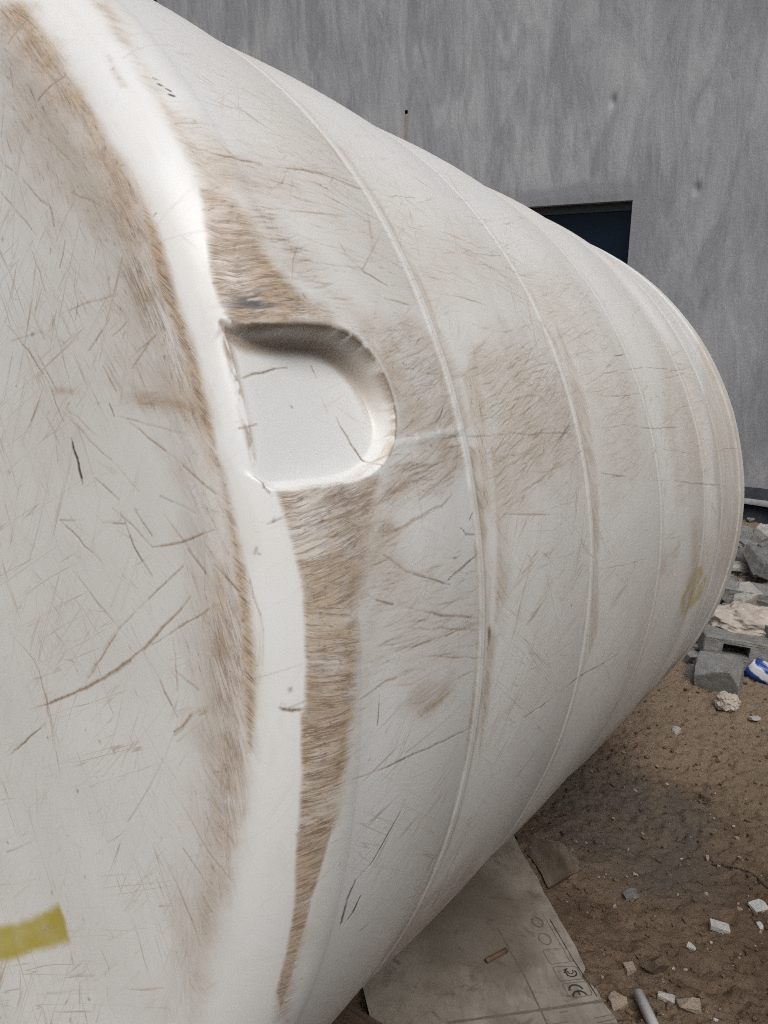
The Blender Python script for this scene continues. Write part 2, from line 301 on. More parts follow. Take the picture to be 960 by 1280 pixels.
# ------------------------------------------------------------------ wear marks of the tank: (angle round the axis, metres along the profile)
STROKES=[["t",2.6,0.75,[[-0.0644,0.5384],[0.0228,0.6289],[0.0803,0.6967],[0.1303,0.7557],[0.1633,0.7889],[0.2027,0.8313]]],["t",2.2,0.6,[[0.0228,0.6289],[0.111,0.6887],[0.1577,0.7193],[0.1899,0.755],[0.2117,0.7848],[0.2416,0.8279]]],["t",1.8,0.65,[[0.1303,0.7557],[0.1744,0.8247],[0.1982,0.8724]]],["t",1.6,0.7,[[0.3317,0.6361],[0.2799,0.6741],[0.256,0.6985]]],["t",1.2,0.5,[[0.3317,0.6361],[0.3198,0.6792]]],["t",1.3,0.5,[[0.3089,0.7124],[0.3007,0.7498]]],["t",1.8,0.65,[[0.2654,0.7849],[0.2678,0.8439],[0.2755,0.874]]],["t",1.2,0.45,[[0.3265,0.7329],[0.2958,0.7594],[0.2654,0.7849]]],["t",1.2,0.5,[[0.2406,0.6456],[0.1885,0.6849],[0.1529,0.7189],[0.1258,0.7491]]],["t",1.3,0.5,[[0.1269,0.7554],[0.0934,0.7756],[0.0522,0.8032]]],["t",1.3,0.5,[[0.1077,0.4856],[0.0641,0.5434],[0.0354,0.5592],[-0.0256,0.5752],[-0.1163,0.595]]],["t",1.8,0.6,[[-0.2426,0.4947],[-0.1373,0.5386],[-0.0729,0.573]]],["d",1.6,0.7,[[0.2576,0.8363],[0.2296,0.8571]]],["t",1.2,0.4,[[0.3023,0.8104],[0.2741,0.8283],[0.2545,0.8415]]],["t",3.4,0.7,[[0.0318,0.7984],[0.0608,0.8238],[0.0892,0.8575]]],["t",1.4,0.5,[[0.1497,0.8015],[0.085,0.8037]]],["t",1.6,0.55,[[0.112,0.8027],[0.0961,0.8361]]],["d",1.5,0.6,[[0.2394,0.8685],[0.2083,0.892]]],["t",1,0.4,[[0.3247,0.8096],[0.2957,0.8551]]],["t",1,0.4,[[0.0136,0.5506],[0.0578,0.6067]]],["t",1.3,0.5,[[0.7078,0.6431],[0.6397,0.6585],[0.5505,0.6773],[0.4961,0.6816],[0.4428,0.689]]],["k",2.0,0.75,[[0.4481,0.6889],[0.4325,0.6889],[0.4154,0.69],[0.3961,0.6905],[0.3746,0.6904]]],["t",1.1,0.45,[[0.6796,0.6634],[0.5824,0.6787],[0.5251,0.689]]],["t",1,0.4,[[0.7416,0.7381],[0.6633,0.7288],[0.5957,0.7198],[0.4972,0.711]]],["d",1.3,0.7,[[0.686,0.7875],[0.6677,0.7637]]],["t",1.2,0.55,[[0.5365,0.7456],[0.5459,0.7742],[0.5533,0.8031]]],["d",1.2,0.65,[[0.4863,0.6531],[0.498,0.6786],[0.5061,0.7032]]],["w",6,0.38,[[0.5447,0.6662],[0.5205,0.6955],[0.4994,0.7276]]],["w",9,0.33,[[0.4666,0.774],[0.4327,0.8285],[0.4056,0.8761]]],["w",5,0.3,[[0.5155,0.7257],[0.487,0.7676],[0.4443,0.8388]]],["t",1.7,0.55,[[0.4375,0.7777],[0.3951,0.8098],[0.3388,0.8595],[0.2988,0.8945]]],["t",1.0,0.4,[[0.5034,0.6809],[0.4309,0.7186],[0.3363,0.7813]]],["t",1.5,0.5,[[0.3967,0.7229],[0.3697,0.7505]]],["t",1.3,0.5,[[0.375,0.7142],[0.3346,0.7456]]],["t",1,0.45,[[0.5086,0.773],[0.4681,0.7815]]],["t",1.1,0.55,[[0.5471,0.6633],[0.5263,0.6377],[0.5091,0.6189]]],["t",0.9,0.4,[[0.5118,0.5579],[0.4126,0.5632]]],["t",1,0.4,[[0.4964,0.6916],[0.4302,0.7329]]],["t",1.0,0.4,[[0.4403,0.7717],[0.4002,0.83],[0.378,0.8671]]],["d",1.1,0.5,[[0.6404,0.7776],[0.6049,0.7683],[0.5906,0.7559]]],["t",1.0,0.4,[[0.6153,0.7383],[0.6013,0.7695],[0.5822,0.8022],[0.5695,0.8253]]],["d",1.3,0.6,[[0.8491,0.7973],[0.8203,0.7926]]],["t",1.2,0.45,[[0.8747,0.7662],[0.7633,0.784],[0.7345,0.7925]]],["d",1.2,0.6,[[0.75,0.7938],[0.7334,0.79],[0.6997,0.7778]]],["t",1,0.45,[[0.7224,0.8262],[0.6704,0.8526]]],["d",1.2,0.5,[[0.9453,0.8659],[0.9424,0.8976]]],["d",1.3,0.5,[[0.8497,0.8518],[0.8352,0.891]]],["t",1,0.4,[[0.7127,0.8397],[0.7069,0.8006],[0.6997,0.7778]]],["t",1.2,0.45,[[0.847,0.7407],[0.7354,0.7545]]],["t",1,0.4,[[0.9164,0.8214],[0.8914,0.787],[0.83,0.7506]]],["t",1,0.4,[[0.8112,0.8329],[0.7353,0.8474]]],["d",1.2,0.5,[[0.925,0.8487],[0.8865,0.8271]]],["t",1,0.4,[[0.0216,0.567],[-0.0828,0.5931],[-0.1644,0.6105]]],["t",1.2,0.45,[[-0.0536,0.8108],[-0.0914,0.8549],[-0.1153,0.8869]]],["t",1.2,0.45,[[-0.113,0.8228],[-0.1279,0.8487],[-0.1441,0.8725]]],["t",1.2,0.45,[[-0.151,0.8037],[-0.1969,0.8492],[-0.2329,0.8767]]],["t",1.3,0.35,[[-0.3946,0.7899],[-0.323,0.8377]]],["t",1.0,0.4,[[-0.2793,0.7701],[-0.3273,0.8115]]],["t",1,0.35,[[-0.3863,0.7399],[-0.3988,0.7601]]],["t",1,0.35,[[-0.4855,0.7283],[-0.5404,0.7535]]],["t",1,0.35,[[-0.6548,0.654],[-0.6971,0.6811]]],["d",1,0.5,[[0.3183,0.7445],[0.2672,0.7574],[0.2291,0.779]]],["d",1.2,0.5,[[0.4598,0.7659],[0.442,0.7682]]],["t",1.1,0.4,[[0.4934,0.8122],[0.4962,0.8587]]],["d",1.5,0.5,[[0.5327,0.8009],[0.5334,0.8266]]],["t",2.4,0.35,[[0.4819,0.8142],[0.4942,0.8453]]],["t",1,0.35,[[-0.1867,0.56],[-0.3075,0.5809]]],["t",1,0.35,[[-0.3474,0.5098],[-0.4117,0.5617]]],["t",1.0,0.4,[[0.191,0.8376],[0.1574,0.8661]]],["t",1.4,0.5,[[0.2365,0.899],[0.166,0.9112],[0.1166,0.9072]]],["t",1.2,0.5,[[0.7651,1.0657],[0.7516,1.0871],[0.7436,1.1106]]],["t",2.2,0.65,[[0.6805,0.9651],[0.671,0.9919],[0.6742,1.0492],[0.6798,1.0903],[0.6922,1.139]]],["t",1.6,0.55,[[0.6798,1.0903],[0.7051,1.2005],[0.7245,1.292]]],["t",1.3,0.5,[[0.6794,1.086],[0.6925,1.1538],[0.7018,1.2307],[0.7141,1.2836]]],["t",1.2,0.5,[[0.6579,1.1212],[0.6483,1.177],[0.6351,1.2336]]],["t",1.3,0.45,[[0.6064,0.9867],[0.6097,1.0313],[0.6214,1.1156],[0.6307,1.1623]]],["d",1.4,0.65,[[0.5816,1.1203],[0.5634,1.1269],[0.5488,1.1455],[0.5399,1.1881]]],["w",4,0.3,[[0.6562,1.2263],[0.6118,1.2006],[0.5722,1.1801]]],["t",1,0.45,[[0.8628,1.2008],[0.8682,1.2469]]],["t",1,0.5,[[0.8908,1.2068],[0.9239,1.259]]],["k",1.0,0.8,[[0.8793,1.483],[0.855,1.4861],[0.8376,1.494]]],["t",1,0.55,[[0.8116,1.4322],[0.8023,1.4751],[0.7912,1.5118]]],["d",1.1,0.65,[[0.9436,1.4315],[0.9177,1.4442],[0.8967,1.469]]],["t",1.1,0.45,[[0.7148,1.3121],[0.7265,1.3613],[0.7422,1.4179]]],["t",1,0.45,[[0.6752,1.4134],[0.6768,1.4865],[0.677,1.5689]]],["d",0.9,0.5,[[0.6413,1.4419],[0.6673,1.5706],[0.7053,1.7026]]],["t",1.1,0.45,[[0.5191,1.1676],[0.5203,1.2279]]],["t",1.1,0.5,[[0.5523,1.3371],[0.5512,1.4153],[0.5468,1.5014]]],["t",1,0.4,[[0.5766,1.3659],[0.574,1.2815],[0.5872,1.2534]]],["t",1,0.4,[[0.6083,1.4621],[0.5955,1.5582],[0.5887,1.6437]]],["d",1.0,0.45,[[0.3447,1.0946],[0.3462,1.1587],[0.3469,1.2311],[0.344,1.3353]]],["d",1.1,0.6,[[0.344,1.3353],[0.3441,1.4626],[0.344,1.5524],[0.344,1.6403]]],["t",1.5,0.6,[[0.2419,1.3112],[0.2593,1.3891],[0.2831,1.4943],[0.3171,1.6971]]],["t",1,0.5,[[0.2382,1.3149],[0.2288,1.3936],[0.2164,1.5103]]],["t",2.0,0.55,[[0.238,1.0441],[0.2453,1.0813],[0.2513,1.1137],[0.2635,1.1758],[0.2725,1.2054]]],["t",1.5,0.55,[[0.2274,1.0418],[0.214,1.0679],[0.1984,1.0881],[0.1855,1.1259]]],["d",1.9,0.7,[[0.1961,1.0062],[0.1775,1.0373],[0.156,1.0904],[0.1355,1.1551],[0.1077,1.2615]]],["d",1.5,0.55,[[0.2061,0.9474],[0.2079,0.9712],[0.1961,1.0062]]],["d",1.6,0.6,[[0.1721,1.1585],[0.1814,1.2055],[0.1933,1.2725]]],["d",1.4,0.6,[[0.1984,1.0881],[0.1841,1.1339],[0.1682,1.1794]]],["t",1.5,0.55,[[0.1173,1.0655],[0.1122,1.1286],[0.1088,1.1817],[0.0998,1.2724]]],["t",1.2,0.5,[[0.1374,1.0815],[0.1202,1.1545],[0.0916,1.2619]]],["t",1.3,0.5,[[0.0978,1.1118],[0.0787,1.1821],[0.0512,1.2753]]],["d",1.6,0.65,[[-0.0003,0.9852],[-0.0063,1.0146],[-0.011,1.043],[-0.0136,1.0886],[-0.0237,1.1576],[-0.0406,1.26]]],["d",1.6,0.6,[[-0.0773,1.345],[-0.0839,1.4488],[-0.0883,1.5431]]],["d",1.7,0.6,[[-0.0883,1.5431],[-0.0948,1.6712],[-0.1061,1.8985]]],["t",1.1,0.45,[[-0.0136,1.0886],[-0.0274,1.0527]]],["k",1.0,0.65,[[-0.0842,1.0951],[-0.1043,1.0769],[-0.1323,1.0548],[-0.1418,1.0316]]],["k",2.0,1.0,[[-0.1418,1.0316],[-0.1591,1.0254],[-0.1857,1.0242],[-0.2027,1.0244]]],["k",1.6,0.7,[[-0.1715,1.0479],[-0.1895,1.0411],[-0.2017,1.031]]],["d",1.2,0.6,[[0.0757,1.0389],[0.0568,1.0371],[0.0437,1.0362]]],["t",1.2,0.45,[[-0.2359,1.0952],[-0.2348,1.0682]]],["w",3,0.4,[[-0.1072,1.3156],[-0.1972,1.3231],[-0.3078,1.3207],[-0.473,1.3531],[-0.5296,1.2671]]],["t",1.6,0.5,[[-0.2424,1.6444],[-0.3308,1.6007],[-0.4048,1.5583],[-0.5454,1.5902]]],["w",2.5,0.4,[[-0.3128,1.5683],[-0.4977,1.6215],[-0.5383,1.4589],[-0.5353,1.2991]]],["t",1.6,0.45,[[-0.2339,1.2755],[-0.2294,1.2116]]],["t",1.4,0.4,[[-0.4044,1.4175],[-0.4034,1.257]]],["d",1.0,0.6,[[0.35,1.7518],[0.3522,1.8447],[0.355,1.9182],[0.3483,2.1068],[0.3485,2.3089]]],["d",1.0,0.5,[[0.2714,1.7157],[0.2634,1.7754],[0.2532,1.8636]]],["d",1.0,0.55,[[0.2385,1.9879],[0.2243,2.2],[0.2086,2.3432],[0.1725,2.758]]],["d",0.9,0.5,[[0.2999,2.1364],[0.2866,2.3016],[0.2628,2.5376]]],["d",0.9,0.45,[[0.2512,2.5498],[0.2738,2.7237],[0.2807,2.8055],[0.273,3.048]]],["d",1.0,0.5,[[0.4784,2.0163],[0.4949,2.1584],[0.5042,2.4441],[0.5298,2.6961]]],["k",1.0,0.55,[[0.5053,1.9537],[0.5125,2.0219],[0.5227,2.0766]]],["t",0.9,0.45,[[0.4117,1.7778],[0.4155,1.9159],[0.4295,2.0881]]],["t",1,0.45,[[0.4031,1.6206],[0.4589,1.8608],[0.483,2.0315]]],["t",1,0.45,[[0.4617,2.2135],[0.4917,2.4663],[0.5193,2.6516]]],["t",0.9,0.4,[[0.341,2.1014],[0.4007,2.3955],[0.4359,2.7519]]],["t",1.4,0.45,[[0.099,1.6871],[0.0853,1.8424],[0.0732,1.991]]],["t",1.6,0.45,[[0.0953,2.1207],[0.0863,2.2605]]],["t",1.4,0.45,[[-0.0871,1.395],[-0.1377,1.3409]]],["t",1.2,0.4,[[0.0477,1.1841],[0.0425,1.2443]]],["w",6,0.5,[[0.0322,1.1148],[0.0312,1.1407],[0.035,1.1758]]],["w",4,0.4,[[0.0626,1.0886],[0.0642,1.1294]]],["t",1.3,0.5,[[0.4383,1.4754],[0.3747,1.5693]]],["t",1,0.45,[[0.0785,0.9973],[0.0879,1.0505],[0.0837,1.1118]]],["t",1.2,0.4,[[0.0955,0.9605],[0.0876,0.9301]]],["d",3.0,0.65,[[0.088,0.9228],[0.0849,0.9338],[0.0843,0.9472]]],["t",1.6,0.4,[[0.2658,0.9212],[0.2727,0.9516]]],["t",1.5,0.45,[[0.2764,0.9388],[0.273,0.9258]]],["k",1.4,0.9,[[0.7828,0.9677],[0.7791,0.9721]]],["k",1.6,0.9,[[0.7728,0.9693],[0.769,0.9736]]],["k",1.7,0.95,[[0.7563,0.9739],[0.7541,0.9782]]],["k",1.2,0.8,[[0.7652,0.9745],[0.7614,0.978]]],["d",1.6,0.7,[[0.3214,0.9239],[0.3084,0.929],[0.2981,0.9332]]],["d",2.0,0.7,[[0.3489,1.1175],[0.3467,1.1356],[0.3625,1.1999],[0.3886,1.2397]]],["d",1.6,0.6,[[0.2318,1.2147],[0.2216,1.2318],[0.2144,1.2719]]],["d",1.4,0.55,[[0.2473,1.2583],[0.2383,1.2456]]],["d",6,0.8,[[0.0885,1.2839],[0.0769,1.2866],[0.0662,1.2851]]],["d",4,0.6,[[-0.0053,1.6617],[-0.0272,1.6659]]],["d",1.3,0.5,[[0.313,0.7694],[0.2792,0.7874]]]]
FLOOR_STROKES=[["d",1.2,0.6,[[0.4196,0.9241],[0.4267,0.9521],[0.4353,1.0056]]],["d",1.9,0.9,[[0.3751,1.0527],[0.3546,1.0579],[0.3377,1.0635],[0.3149,1.0738]]],["t",1,0.5,[[0.3718,0.9171],[0.3736,0.941]]],["d",1.0,0.8,[[0.3955,0.9939],[0.3893,0.9957]]],["t",1,0.4,[[0.4009,1.0406],[0.3824,1.0405]]],["t",1,0.4,[[0.4386,1.042],[0.4244,1.0427]]]]
